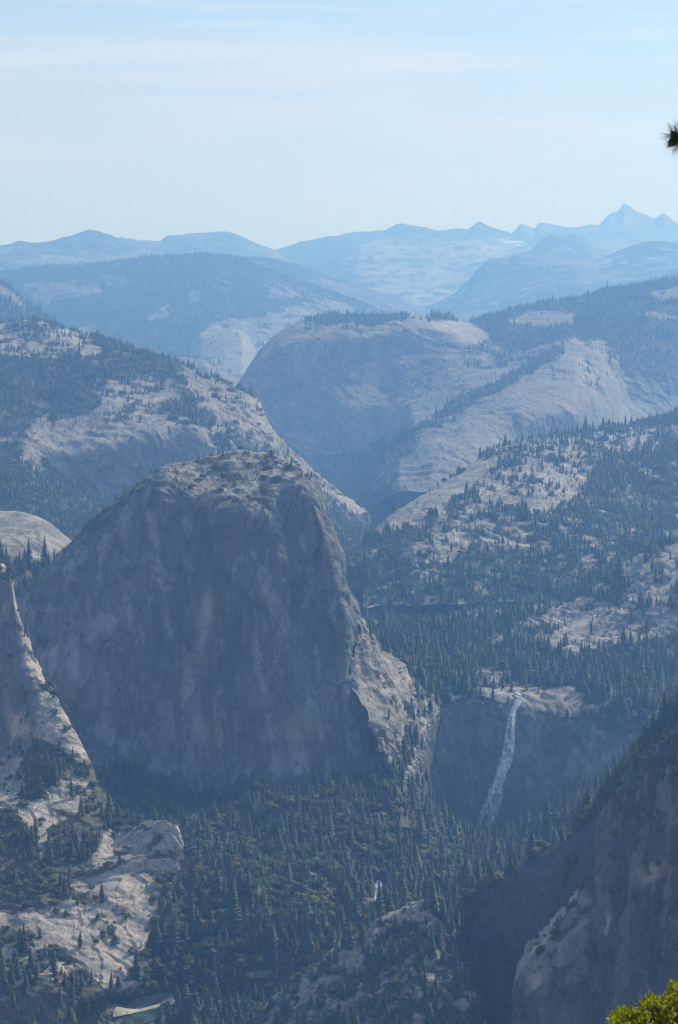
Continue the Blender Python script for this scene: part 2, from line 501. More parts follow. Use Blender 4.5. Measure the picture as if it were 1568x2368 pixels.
M_FAR = terrain_mat('far_mountain_rock', 7.0, rock_a=(0.42, 0.385, 0.36), rock_b=(0.13, 0.122, 0.115), green=(0.022, 0.03, 0.02), soil=(0.05, 0.045, 0.04), streak=0.25, vstretch=2, crack=0.2, green_mix=0.95)
M_MID = terrain_mat('mid_hill_rock', 2.2, bump=0.6, lines=((0.62, 0.25, 1.0), 30, 0.95), rock_a=(0.40, 0.35, 0.305), rock_b=(0.22, 0.20, 0.18), streak=0.6, vstretch=3, crack=0.5)
M_SLAB = terrain_mat('slab_rock', 1.3, bump=0.5, lines=((0.6, 0.2, 1.0), 17, 0.85), rock_a=(0.56, 0.49, 0.41), rock_b=(0.30, 0.27, 0.24), streak=0.6, vstretch=2.5, streak_rot=(0.5, 0.3, 0), crack=0.6)
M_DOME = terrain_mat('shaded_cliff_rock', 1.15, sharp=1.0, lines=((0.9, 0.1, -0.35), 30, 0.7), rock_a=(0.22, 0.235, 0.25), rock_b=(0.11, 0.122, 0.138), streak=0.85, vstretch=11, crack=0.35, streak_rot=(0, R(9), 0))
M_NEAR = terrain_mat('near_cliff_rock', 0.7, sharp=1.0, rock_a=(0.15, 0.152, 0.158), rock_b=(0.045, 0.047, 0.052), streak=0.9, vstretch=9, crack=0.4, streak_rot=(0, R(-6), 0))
M_SOIL = terrain_mat('forest_floor', 1.0, rock_a=(0.36, 0.33, 0.29), rock_b=(0.22, 0.20, 0.17), green=(0.022, 0.032, 0.014), soil=(0.05, 0.04, 0.028), streak=0.3, vstretch=1.5)

# --- far crest
FM = [D(1300, 60, 5, 3, (1, 1, 1), True), D(420, 30, 5, 5, (1, 1, 1), True)]
loft('mountain', [Y([(1080, 620), (1160, 575), (1185, 540), (1205, 520), (1235, 530), (1250, 516), (1300, 524), (1312, 528), (1345, 525), (1365, 519), (1385, 522), (1400, 505), (1412, 494), (1427, 492), (1442, 474), (1470, 488), (1500, 503), (1512, 508), (1535, 495), (1568, 520), (1650, 560)], 26500),
                  Y([(1080, 640), (1300, 560), (1400, 545), (1650, 590)], 25000), Y([(1080, 740), (1650, 720)], 21000)],
     M_FAR, 'pale blue jagged peaks at the right end of the far crest', sm=0.12, disp=[D(900, 16, 5, 3, (1, 1, 1), True), D(200, 7, 3, 5, (1, 1, 1), True)], seed=2, plant=False, step=2.6, veg=0.15, back=((8, 0.02), (50, 0.08)))
loft('mountain', [Y([(600, 605), (640, 578), (700, 560), (755, 549), (775, 548), (800, 541), (820, 537), (855, 537), (890, 535), (912, 522), (930, 517), (950, 521), (975, 525), (1010, 535), (1060, 531), (1083, 533), (1108, 517), (1135, 527), (1165, 535), (1200, 545), (1280, 575), (1400, 610)], 24500),
                  Y([(600, 640), (760, 575), (900, 570), (1000, 565), (1100, 560), (1250, 600), (1400, 640)], 22500),
                  Y([(600, 700), (760, 640), (900, 630), (1100, 620), (1400, 660)], 19500), Y([(600, 800), (1000, 740), (1400, 740)], 16500)],
     M_FAR, 'pale blue ridge and granite basin in the middle of the far crest', sm=0.12, disp=FM, seed=3, plant=False, step=2.6, veg=0.72,
     tonep=[(0.6, [(840, 560), (1000, 555), (1180, 560), (1230, 590), (1120, 620), (1090, 650), (1050, 720), (900, 730), (820, 650)])],
     vegp=[(0.36, [(840, 560), (1000, 555), (1180, 560), (1230, 590), (1120, 620), (1090, 650), (1050, 720), (900, 730), (820, 650)])], back=((8, 0.02), (50, 0.08)))
loft('mountain', [Y([(230, 580), (280, 551), (330, 557), (372, 558), (378, 552), (387, 547), (450, 540), (500, 538), (538, 538), (560, 549), (575, 556), (620, 574), (650, 586), (720, 620)], 20500),
                  Y([(230, 600), (380, 580), (540, 575), (720, 650)], 19500), Y([(230, 700), (720, 720)], 16500)],
     M_FAR, 'flat-topped pale blue mesa on the far crest left of centre', sm=0.12, disp=[D(1200, 16, 5, 13, (1, 1, 1), True), D(250, 7, 3, 5, (1, 1, 1), True)], seed=4, plant=False, step=2.6, veg=0.5, back=((8, 0.02), (50, 0.08)))
loft('mountain', [Y([(-80, 582), (0, 571), (25, 566), (45, 560), (70, 563), (120, 560), (165, 548), (190, 540), (207, 536), (225, 539), (250, 547), (268, 553), (300, 563), (340, 575), (400, 596), (470, 615), (560, 640)], 17500),
                  Y([(-80, 600), (150, 585), (250, 580), (400, 605), (560, 660)], 16800), Y([(-80, 720), (560, 720)], 14000)],
     M_FAR, 'rounded blue mountain with pale scree streaks at the far left', sm=0.12, disp=FM, seed=5, plant=False, step=2.6, veg=0.55,
     vegp=[(0.2, [(180, 570), (195, 560), (205, 600), (200, 620), (150, 620), (175, 600)]), (0.25, [(300, 580), (390, 590), (420, 610), (300, 610)]), (0.3, [(100, 600), (260, 605), (260, 620), (100, 620)])], back=((8, 0.02), (50, 0.08)))
loft('mountain', [Y([(1130, 640), (1200, 600), (1235, 574), (1262, 550), (1280, 544), (1320, 546), (1345, 555), (1380, 570), (1420, 590), (1480, 615)], 19500),
                  Y([(1130, 660), (1300, 600), (1480, 640)], 18500), Y([(1130, 760), (1480, 740)], 15500)],
     M_FAR, 'low blue shoulder in front of the jagged right-hand peaks', sm=0.6, disp=FM, seed=6, plant=False, step=2.8, veg=0.62, back=((8, 0.02), (50, 0.08)))
loft('mountain', [Y([(940, 745), (1000, 705), (1050, 680), (1085, 650), (1100, 630), (1126, 606), (1160, 600), (1220, 588), (1300, 598), (1380, 606), (1430, 585), (1480, 568), (1520, 562), (1568, 565), (1650, 575)], 15500),
                  Y([(940, 765), (1100, 690), (1300, 640), (1650, 620)], 14500), Y([(940, 840), (1300, 760), (1650, 740)], 12000)],
     M_FAR, 'blue wooded ridge below the jagged right-hand peaks', sm=0.8, disp=FM, seed=7, plant=False, step=2.8, veg=0.7,
     vegp=[(0.3, [(1200, 590), (1300, 585), (1420, 600), (1420, 640), (1350, 660), (1280, 630), (1200, 620)]), (0.3, [(1480, 600), (1560, 610), (1540, 640), (1480, 630)])], back=((8, 0.02), (50, 0.08)))
FB = [D(900, 24, 5, 23, (1, 1, 1), True), D(160, 7, 3, 25)]
loft('hill', [Y([(500, 610), (560, 597), (600, 597), (640, 602), (700, 615), (760, 640), (840, 665), (920, 690), (1000, 722), (1090, 748)], 13500),
              Y([(500, 660), (700, 670), (900, 720), (1090, 780)], 12800), Y([(500, 800), (1090, 850)], 11500)],
     M_FAR, 'dark blue wooded ridge behind the broad rounded hill', disp=FB, seed=8, plant=False, step=2.8, veg=0.72,
     vegp=[(0.3, [(740, 650), (860, 660), (1000, 720), (1000, 760), (860, 740)])], back=((8, 0.02), (50, 0.08)))
loft('hill', [Y([(-80, 640), (0, 634), (50, 628), (100, 620), (170, 619), (250, 611), (330, 600), (400, 594), (470, 590), (520, 594), (560, 601), (600, 618), (640, 632), (700, 655), (800, 690), (880, 720), (960, 745), (1020, 770)], 11500),
              Y([(-80, 690), (300, 670), (500, 660), (700, 710), (1020, 790)], 10900),
              Y([(-80, 770), (300, 750), (500, 745), (700, 770), (1020, 830)], 10000),
              Y([(-80, 900), (1020, 900)], 9000)],
     M_FAR, 'broad rounded blue hill covered in forest, with pale rock patches', disp=FB, seed=9, step=2.6, veg=0.93, dens=1 / 300., h=14, dead=0,
     vegp=[(0.28, [(240, 640), (290, 632), (300, 655), (250, 662)]), (0.35, [(60, 655), (220, 655), (230, 680), (100, 700), (50, 680)]), (0.2, [(340, 740), (395, 700), (390, 730), (360, 745)]),
           (0.25, [(435, 685), (465, 680), (455, 705), (435, 710)]), (0.3, [(460, 790), (500, 745), (560, 735), (640, 720), (720, 700), (800, 700), (830, 730), (700, 760), (600, 800), (560, 830), (460, 840)]),
           (0.4, [(600, 640), (700, 670), (760, 700), (620, 690)]), (0.35, [(180, 760), (220, 760), (240, 790), (180, 790)])], back=((8, 0.02), (50, 0.08)))
# --- left spur, small bright dome, small cliff
FC = [D(500, 16, 5, 31, (1, 1, 1), True), D(80, 4, 3, 33)]
loft('hill', [Y([(-80, 640), (-20, 652), (0, 658), (30, 673), (60, 702), (95, 728), (130, 750), (190, 790)], 8200),
              Y([(-80, 690), (30, 700), (100, 745), (190, 800)], 7900), Y([(-80, 860), (190, 860)], 7000)],
     M_MID, 'small wooded spur with bare pale rock at the left edge', disp=FC, seed=10, veg=0.72, dens=1 / 200., h=20, vegp=[(0.25, [(-80, 640), (0, 655), (40, 680), (60, 705), (60, 722), (0, 700), (-80, 700)])])
loft('granite_dome', [Y([(425, 845), (450, 815), (470, 795), (490, 780), (520, 767), (545, 762), (562, 766), (576, 778), (584, 796), (592, 800), (604, 786), (618, 795), (640, 820)], 9400),
                      Y([(425, 860), (470, 830), (520, 810), (560, 805), (585, 835), (640, 850)], 9000), Y([(425, 950), (640, 950)], 8400)],
     M_SLAB, 'small bright granite dome in the gap between the hills', disp=FC + [terr((0.5, 0.2, 1), 60, 12, 4)], seed=11, veg=0.06, dens=1 / 200., h=18, sm=1.0)
loft('cliff', [Y([(375, 840), (390, 830), (420, 824), (450, 827), (475, 832), (500, 842), (515, 855), (530, 872), (548, 884), (575, 892), (600, 900)], 7700),
               Y([(375, 850), (420, 838), (475, 845), (510, 868), (548, 892), (600, 905)], 7600), Y([(375, 930), (480, 890), (520, 905), (600, 950)], 7550), Y([(375, 1000), (600, 1010)], 7300)],
     M_MID, 'small shaded cliff with a pale rim below the bright dome', disp=FC, seed=12, veg=0.3, dens=1 / 200., h=18, sm=1.0, vegp=[(0.0, [(490, 845), (560, 850), (570, 890), (530, 890)])])
# --- big double dome and long slab ridge
DE = [D(600, 13, 4, 41), D(140, 6, 4, 43), terr((0.62, 0.25, 1.0), 70, 8, 44, 1.0, 0.1), terr((0.62, 0.25, 1.0), 22, 4, 45, 1.0, 0.15), D(40, 1.6, 4, 47), D(16, 0.9, 3, 48), blocks(48, 4, 49)]
loft('granite_dome', [
    [(540, 900, 7200), (560, 872, 7250), (585, 835, 7300), (605, 805, 7300), (640, 775, 7350), (665, 758, 7380), (690, 746, 7400), (740, 734, 7480), (800, 735, 7500), (880, 738, 7500), (930, 732, 7520), (980, 729, 7520), (1020, 733, 7520), (1060, 745, 7560), (1090, 748, 7750), (1120, 735, 7900), (1200, 714, 8000), (1250, 705, 8000), (1350, 690, 8100), (1400, 672, 8200), (1480, 660, 8250), (1568, 645, 8300), (1660, 635, 8300)],
    [(545, 905, 7050), (600, 835, 7080), (650, 800, 7060), (700, 778, 7080), (800, 768, 7120), (850, 775, 7130), (920, 752, 7200), (1000, 752, 7250), (1060, 765, 7260), (1100, 780, 7300), (1132, 795, 7330), (1200, 775, 7500), (1300, 745, 7600), (1400, 720, 7700), (1500, 712, 7700), (1660, 700, 7700)],
    [(548, 925, 7030), (620, 880, 7045), (700, 860, 7050), (800, 850, 7090), (900, 830, 7150), (1000, 815, 7180), (1100, 830, 7080), (1180, 850, 6980), (1300, 800, 7100), (1400, 790, 7300), (1660, 780, 7400)],
    [(556, 980, 7000), (650, 960, 7010), (780, 945, 7030), (900, 920, 7060), (1000, 900, 6900), (1100, 900, 6640), (1200, 890, 6560), (1330, 870, 6620), (1430, 870, 7130), (1660, 860, 7375)],
    [(580, 1060, 6970), (700, 1060, 6960), (800, 1050, 6960), (880, 1020, 6850), (960, 985, 6350), (1080, 970, 6250), (1200, 960, 6230), (1330, 950, 6400), (1450, 940, 7090), (1660, 930, 7350)],
    [(600, 1120, 6880), (750, 1130, 6700), (850, 1100, 6400), (920, 1075, 6000), (1000, 1065, 5900), (1100, 1050, 5950), (1660, 1030, 7280)],
    [(600, 1220, 6300), (850, 1180, 5900), (920, 1140, 5700), (1000, 1140, 5700), (1660, 1120, 5900)]],
    M_MID, 'huge hazy granite dome joined to a long ridge of bare diagonal slabs', disp=DE, bare=0.8, seed=13, veg=0.0, dens=1 / 130., h=14, edge=7, dead=0.0,
    vegp=[(1.0, [(690, 742), (730, 728), (1060, 738), (1050, 748), (960, 736), (900, 748), (860, 760), (800, 752), (730, 748)]),
          (0.45, [(700, 748), (860, 760), (860, 775), (700, 770)]),
          (0.97, [(1070, 735), (1250, 690), (1700, 600), (1700, 900), (1500, 880), (1420, 870), (1350, 790), (1230, 810), (1150, 835), (1120, 800), (1140, 790)]),
          (0.1, [(1170, 745), (1230, 715), (1330, 722), (1330, 750), (1260, 760)]), (0.2, [(1500, 680), (1570, 665), (1570, 695), (1510, 695)]), (0.0, [(1490, 722), (1530, 722), (1640, 740), (1640, 750), (1530, 738)]),
          (0.05, [(1220, 815), (1350, 778), (1340, 790), (1230, 830), (1180, 870), (1110, 880), (1130, 850)]),
          (0.45, [(1060, 810), (1120, 790), (1230, 830), (1150, 850), (1080, 850)]),
          (0.85, [(860, 1040), (960, 990), (1080, 910), (1150, 880), (1230, 830), (1300, 800), (1300, 815), (1200, 880), (1120, 925), (1020, 975), (930, 1030), (880, 1060)]),
          (0.4, [(900, 1060), (930, 1030), (1060, 950), (1060, 970), (940, 1060), (900, 1085)]),
          (0.3, [(1350, 790), (1400, 790), (1440, 870), (1400, 920), (1330, 880)]),
          (0.9, [(660, 1060), (880, 1050), (900, 1090), (940, 1130), (1000, 1160), (1000, 1260), (600, 1260), (600, 1080)]),
          (0.35, [(840, 1090), (900, 1080), (940, 1130), (860, 1140)])],
    tonep=[(0.35, [(930, 735), (1020, 733), (1060, 747), (1130, 793), (1100, 798), (1050, 775), (960, 745)]), (0.3, [(1500, 722), (1640, 740), (1640, 748), (1530, 736)])])
# --- left wooded granite hill
FF = [blocks(42, 5, 59), D(420, 16, 5, 51, (1, 1, 1), True), D(90, 5, 4, 53), terr((0.3, 0.3, 1.0), 45, 9, 54, 1.0, 0.3), D(30, 4, 4, 56, (1, 1, 1), True), D(14, 2.2, 3, 57)]
loft('hill', [
    [(-80, 752, 5800), (0, 751, 5800), (60, 746, 5800), (100, 747, 5750), (150, 765, 5700), (220, 785, 5650), (300, 812, 5600), (380, 836, 5550), (410, 846, 5550), (460, 866, 5500), (520, 889, 5500), (560, 905, 5450), (597, 926, 5400), (612, 960, 5380), (625, 990, 5380), (645, 1015, 5400), (680, 1050, 5450), (720, 1085, 5500), (760, 1118, 5550), (800, 1150, 5600), (852, 1187, 5600)],
    [(-80, 850, 5400), (100, 850, 5400), (250, 862, 5350), (400, 885, 5350), (500, 925, 5320), (560, 950, 5280), (596, 985, 5250), (630, 1040, 5300), (715, 1110, 5430), (800, 1166, 5520), (854, 1190, 5560)],
    [(-80, 960, 5100), (60, 990, 5060), (120, 1050, 4995), (200, 1042, 5000), (300, 1015, 5020), (382, 1001, 5050), (450, 1000, 5060), (500, 1040, 5080), (560, 1060, 5130), (620, 1075, 5170), (700, 1128, 5350), (800, 1180, 5480), (856, 1194, 5540)],
    [(-80, 1050, 4920), (50, 1070, 4900), (120, 1110, 4960), (258, 1150, 4998), (400, 1140, 5036), (480, 1120, 5062), (560, 1130, 5060), (650, 1140, 5100), (740, 1180, 5300), (810, 1215, 5420), (858, 1220, 5500)],
    [(-80, 1200, 4500), (100, 1190, 4550), (250, 1200, 4650), (500, 1250, 4700), (860, 1300, 4900)],
    [(-80, 1340, 4000), (400, 1380, 4200), (860, 1380, 4300)]],
    M_MID, 'wooded granite hill with a long shaded cliff at its foot, left of centre', disp=FF, seed=14, veg=0.42, dens=1 / 75., h=12, edge=9, oak=0.2,
    vegp=[(0.36, [(-80, 740), (110, 740), (220, 780), (265, 836), (0, 836), (-80, 830)]), (0.99, [(-80, 836), (240, 836), (300, 850), (250, 900), (220, 960), (100, 970), (60, 1000), (0, 1010), (-80, 1010)]),
          (0.92, [(215, 778), (300, 806), (420, 846), (420, 900), (330, 890), (230, 850)]), (0.40, [(230, 880), (400, 900), (520, 930), (520, 1000), (360, 990), (220, 1000)]),
          (0.28, [(400, 840), (520, 880), (600, 925), (520, 920), (440, 900)]),
          (0.08, [(50, 1040), (110, 990), (200, 970), (400, 985), (380, 1005), (300, 1020), (200, 1050), (130, 1060), (90, 1060), (60, 1070)]),
          (0.0, [(160, 1055), (300, 1015), (390, 1000), (470, 995), (500, 1045), (480, 1080), (420, 1110), (260, 1160), (150, 1110)]),
          (0.85, [(380, 930), (430, 925), (480, 960), (470, 1000), (400, 980)]), (0.15, [(480, 960), (600, 925), (640, 1010), (720, 1085), (760, 1120), (720, 1110), (640, 1050), (560, 1000)]),
          (0.75, [(480, 1000), (540, 1010), (620, 1060), (650, 1090), (560, 1080), (500, 1050)]),
          (0.98, [(-80, 1020), (30, 1030), (60, 1080), (140, 1110), (260, 1160), (270, 1250), (-80, 1400)]), (0.35, [(120, 1050), (160, 1060), (250, 1150), (200, 1140), (130, 1090)]),
          (0.93, [(640, 1070), (700, 1100), (745, 1135), (800, 1165), (860, 1192), (900, 1400), (640, 1400)]), (0.35, [(700, 1085), (760, 1118), (820, 1165), (760, 1150), (700, 1105)]), (0.0, [(745, 1145), (790, 1155), (800, 1140), (856, 1187), (830, 1192), (760, 1165)])],
    tonep=[(0.35, [(-80, 740), (110, 740), (220, 780), (265, 836), (0, 836), (-80, 830)]), (0.3, [(230, 890), (600, 925), (640, 1010), (400, 990), (220, 1000)]), (0.45, [(660, 1030), (760, 1118), (856, 1187), (830, 1190), (745, 1140), (700, 1090)]), (0.2, [(50, 1040), (110, 995), (200, 980), (400, 990), (380, 1005), (200, 1045), (90, 1060)])])
# --- valley floor upstream
loft('valley_floor', [Y([(560, 1060), (900, 1110), (1660, 1110)], 7200), Y([(560, 1150), (1660, 1180)], 6300), Y([(560, 1235), (1660, 1245)], 5700), Y([(560, 1320), (1660, 1320)], 5000), Y([(560, 1420), (1660, 1420)], 4300)],
     M_SOIL, 'forested upper valley floor winding back between the domes', disp=[D(300, 10, 4, 71)], seed=15, veg=0.95, dens=1 / 85., h=15, oak=0.1, step=3.2, back=((6, 0.03),))
# --- right hill
FH = [blocks(30, 3.5, 89), D(350, 13, 5, 81, (1, 1, 1), True), D(80, 4.5, 4, 83), terr((0.75, 0.2, 1.0), 38, 9, 84, 1.1, 0.3), D(30, 3.5, 4, 86, (1, 1, 1), True), D(12, 1.8, 3, 87)]
loft('hill', [
    [(845, 1262, 4480), (862, 1236, 4500), (880, 1215, 4540), (900, 1196, 4560), (960, 1158, 4650), (1020, 1122, 4750), (1080, 1082, 4850), (1140, 1047, 4950), (1200, 1027, 5050), (1290, 1008, 5150), (1400, 998, 5300), (1480, 985, 5400), (1568, 962, 5500), (1660, 945, 5500)],
    [(850, 1268, 4400), (900, 1228, 4420), (1000, 1185, 4460), (1100, 1135, 4600), (1200, 1090, 4750), (1400, 1070, 4900), (1660, 1050, 5000)],
    [(858, 1290, 4350), (950, 1262, 4330), (1100, 1230, 4400), (1250, 1180, 4500), (1400, 1170, 4600), (1660, 1160, 4650)],
    [(850, 1330, 4320), (950, 1330, 4250), (1100, 1320, 4250), (1300, 1290, 4300), (1660, 1250, 4400)],
    [(840, 1410, 4180), (1100, 1408, 4130), (1300, 1400, 4130), (1660, 1350, 4200)]],
    M_SLAB, 'right-hand hillside rising from bare slabs to thick conifer forest', disp=FH, bare=0.42, seed=16, veg=0.68, dens=1 / 52., h=11.5, edge=9, dead=0.015, oak=0.12,
    vegp=[(0.02, [(845, 1262), (880, 1210), (960, 1150), (1090, 1075), (1200, 1020), (1300, 1000), (1300, 1015), (1180, 1060), (1120, 1110), (1060, 1150), (1010, 1190), (960, 1228), (900, 1235)]),
          (0.36, [(1110, 1060), (1280, 1005), (1568, 990), (1660, 980), (1660, 1020), (1500, 1040), (1360, 1060), (1200, 1090)]),
          (0.34, [(1060, 1150), (1200, 1060), (1340, 1040), (1360, 1090), (1350, 1140), (1260, 1200), (1180, 1180), (1080, 1200)]),
          (0.25, [(1220, 1080), (1350, 1070), (1350, 1120), (1290, 1180), (1230, 1180), (1200, 1120)]),
          (0.36, [(960, 1260), (1060, 1210), (1180, 1200), (1240, 1230), (1230, 1270), (1100, 1270), (1040, 1300), (1000, 1310), (940, 1320)]),
          (0.15, [(1010, 1260), (1070, 1250), (1060, 1290), (1010, 1300)]), (0.15, [(1150, 1255), (1210, 1255), (1215, 1275), (1150, 1278)]), (0.4, [(1230, 1215), (1280, 1215), (1270, 1235), (1230, 1240)]),
          (0.8, [(840, 1260), (860, 1230), (900, 1240), (1000, 1215), (960, 1260), (860, 1290)])])
# --- small left slab
FG = [blocks(24, 2, 99), D(160, 8, 4, 91), terr((0.5, 0.3, 1.0), 26, 5, 94, 1.2, 0.3), D(12, 1.0, 3, 97)]
loft('granite_dome', [
    [(-80, 1192, 3950), (0, 1181, 3950), (50, 1184, 3940), (85, 1195, 3930), (112, 1208, 3920), (140, 1231, 3900), (165, 1254, 3890), (178, 1272, 3880), (200, 1300, 3870)],
    [(-80, 1240, 3850), (0, 1235, 3850), (100, 1252, 3830), (160, 1275, 3860), (200, 1305, 3855)], [(-80, 1290, 3780), (60, 1300, 3780), (130, 1312, 3800), (200, 1340, 3800)], [(-80, 1400, 3650), (200, 1430, 3650)]],
    M_SLAB, 'low pale granite dome at the left edge behind the great dome', disp=FG, bare=0.42, seed=17, veg=0.0, dens=1 / 90., h=17, edge=4,
    vegp=[(1.0, [(-80, 1290), (40, 1292), (110, 1312), (140, 1300), (200, 1330), (200, 1440), (-80, 1440)]), (0.3, [(-20, 1255), (20, 1265), (20, 1280), (-20, 1280)])])
# --- slab rise on the right
FJ = [blocks(17, 2.6, 109), D(160, 8, 4, 101), terr((0.7, 0.25, 1.0), 20, 4.0, 104, 1.6, 0.15), D(34, 4, 4, 106, (1,1,1), True), D(9, 1.6, 3, 107)]
loft('granite_slope', [
    [(1040, 1412, 4250), (1100, 1402, 4220), (1177, 1400, 4200), (1255, 1397, 4180), (1293, 1384, 4150), (1325, 1362, 4130), (1360, 1344, 4120), (1401, 1324, 4100), (1446, 1302, 4080), (1490, 1280, 4060), (1539, 1264, 4050), (1568, 1262, 4050), (1660, 1268, 4050)],
    [(1040, 1432, 4050), (1200, 1430, 4000), (1300, 1418, 3980), (1400, 1398, 3950), (1500, 1370, 3930), (1660, 1350, 3920)],
    [(1040, 1470, 3920), (1300, 1478, 3880), (1400, 1480, 3850), (1660, 1450, 3830)],
    [(1040, 1560, 3800), (1660, 1560, 3750)]],
    M_SLAB, 'bare rocky slope dotted with pines above the waterfall on the right', disp=FJ, bare=0.42, seed=18, veg=0.42, dens=1 / 60., h=13, edge=7,
    vegp=[(0.25, [(1440, 1300), (1550, 1262), (1570, 1280), (1540, 1370), (1470, 1400), (1440, 1340)]), (0.28, [(1100, 1400), (1340, 1390), (1340, 1440), (1200, 1450)]),
          (0.0, [(1260, 1480), (1330, 1425), (1358, 1430), (1370, 1450), (1360, 1500), (1310, 1530), (1270, 1500)]), (0.15, [(1360, 1430), (1420, 1420), (1430, 1470), (1380, 1500)]),
          (0.98, [(1040, 1500), (1250, 1490), (1300, 1530), (1390, 1500), (1480, 1480), (1660, 1480), (1660, 1580), (1040, 1580)]), (0.7, [(1040, 1440), (1180, 1440), (1240, 1470), (1240, 1500), (1040, 1510)])],
    tonep=[(0.4, [(1260, 1480), (1330, 1425), (1358, 1430), (1370, 1450), (1360, 1500), (1310, 1530)])])
# --- bench and the waterfall cliff
def cliff_only(P, px, py, V): return smooth(1640, 1680, py)
FK = [blocks(26, 3.2, 116, (1, 1, 3), 0.5, 0.25), D(120, 6, 4, 111), terr((0.3, 0.25, 1.0), 16, 3.5, 114, 1.2, 0.3, only=lambda P, px, py, V: 1 - cliff_only(P, px, py, V)), D(30, 5, 4, 117, (1, 1, 6), False, 0.55, only=cliff_only), D(10, 1.2, 3, 119)]
loft('cliff', [
    [(780, 1392, 4600), (850, 1396, 4550), (950, 1400, 4500), (1100, 1402, 4400), (1660, 1395, 4350)],
    [(790, 1450, 4050), (1100, 1460, 4000), (1660, 1490, 3950)],
    [(800, 1525, 3800), (1000, 1535, 3790), (1660, 1575, 3750)],
    [(820, 1600, 3640), (960, 1598, 3660), (1110, 1588, 3690), (1180, 1586, 3690), (1330, 1608, 3650), (1500, 1640, 3600), (1660, 1650, 3580)],
    [(830, 1660, 3560), (980, 1650, 3570), (1010, 1628, 3580), (1050, 1616, 3590), (1080, 1608, 3600), (1115, 1612, 3600), (1150, 1616, 3600), (1180, 1622, 3600), (1190, 1626, 3600), (1215, 1626, 3600), (1240, 1632, 3600), (1270, 1644, 3590), (1300, 1655, 3580), (1333, 1652, 3585), (1360, 1660, 3570), (1450, 1690, 3550), (1500, 1700, 3540), (1660, 1705, 3520)],
    [(830, 1790, 3530), (980, 1780, 3545), (1115, 1770, 3560), (1180, 1770, 3562), (1300, 1780, 3550), (1450, 1790, 3525), (1660, 1790, 3500)],
    [(830, 1900, 3500), (980, 1900, 3525), (1115, 1940, 3530), (1180, 1930, 3535), (1300, 1910, 3530), (1450, 1880, 3500), (1660, 1860, 3470)]],
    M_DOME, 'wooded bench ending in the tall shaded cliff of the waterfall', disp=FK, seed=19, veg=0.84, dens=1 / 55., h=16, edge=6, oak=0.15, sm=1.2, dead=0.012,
    vegp=[(0.26, [(780, 1395), (1300, 1395), (1300, 1440), (1100, 1460), (780, 1450)]), (0.45, [(830, 1440), (1000, 1450), (960, 1510), (850, 1500)]), (0.6, [(1000, 1440), (1260, 1440), (1240, 1480), (1000, 1490)]),
          (0.45, [(1040, 1560), (1180, 1550), (1200, 1590), (1120, 1625), (1040, 1620), (1000, 1600)]),
          (0.24, [(1110, 1592), (1150, 1582), (1200, 1590), (1260, 1598), (1330, 1604), (1345, 1612), (1338, 1655), (1300, 1658), (1250, 1640), (1190, 1630), (1115, 1616)]),
          (0.35, [(1160, 1555), (1200, 1555), (1205, 1590), (1160, 1590)]),
          (0.55, [(1330, 1650), (1520, 1640), (1660, 1640), (1660, 1700), (1480, 1690)]),
          (0.0, [(960, 1660), (1050, 1622), (1115, 1620), (1240, 1640), (1300, 1665), (1340, 1665), (1450, 1700), (1700, 1712), (1700, 1960), (960, 1960)])],
    tonep=[(0.45, [(1110, 1592), (1150, 1584), (1200, 1590), (1260, 1598), (1330, 1604), (1342, 1612), (1336, 1652), (1300, 1655), (1250, 1638), (1190, 1626), (1115, 1614)]),
           (-0.8, [(1186, 1640), (1206, 1640), (1210, 1740), (1190, 1830), (1160, 1930), (1060, 1950), (1100, 1850), (1135, 1760), (1160, 1680)]), (0.10, [(1200, 1700), (1290, 1760), (1290, 1880), (1220, 1880)]), (0.12, [(1350, 1770), (1440, 1770), (1400, 1880), (1320, 1880)])])
# --- talus chute between the great dome and the waterfall cliff
loft('talus_chute', [
    [(885, 1500, 3640), (950, 1500, 3680), (1030, 1560, 3640), (1070, 1600, 3620)], [(900, 1570, 3500), (960, 1570, 3540), (1010, 1600, 3590), (1045, 1622, 3600)],
    [(925, 1650, 3400), (985, 1655, 3440), (1005, 1660, 3500), (1020, 1668, 3580)], [(905, 1750, 3270), (960, 1745, 3300), (985, 1745, 3400), (1000, 1750, 3530)],
    [(890, 1830, 3150), (935, 1830, 3160), (970, 1830, 3260), (995, 1840, 3420)], [(880, 1910, 3040), (930, 1910, 3050), (980, 1920, 3150), (1000, 1930, 3300)]],
    M_SLAB, 'steep gully of pale rubble and pines beside the waterfall cliff', mode='key', disp=[D(60, 4, 4, 121), D(9, 1.6, 3, 123)], seed=20, veg=0.85, dens=1 / 70., h=17, edge=6, oak=0.15, back=((6, 0.02),),
    vegp=[(0.34, [(990, 1600), (1015, 1610), (1010, 1660), (985, 1700), (975, 1760), (955, 1830), (925, 1840), (945, 1780), (960, 1720), (975, 1660)]),
          (0.25, [(905, 1700), (925, 1680), (935, 1700), (920, 1750), (900, 1745)])],
    tonep=[(0.1, [(990, 1600), (1015, 1610), (1010, 1660), (985, 1700), (975, 1760), (955, 1830), (925, 1840), (945, 1780), (960, 1720), (975, 1660)])])
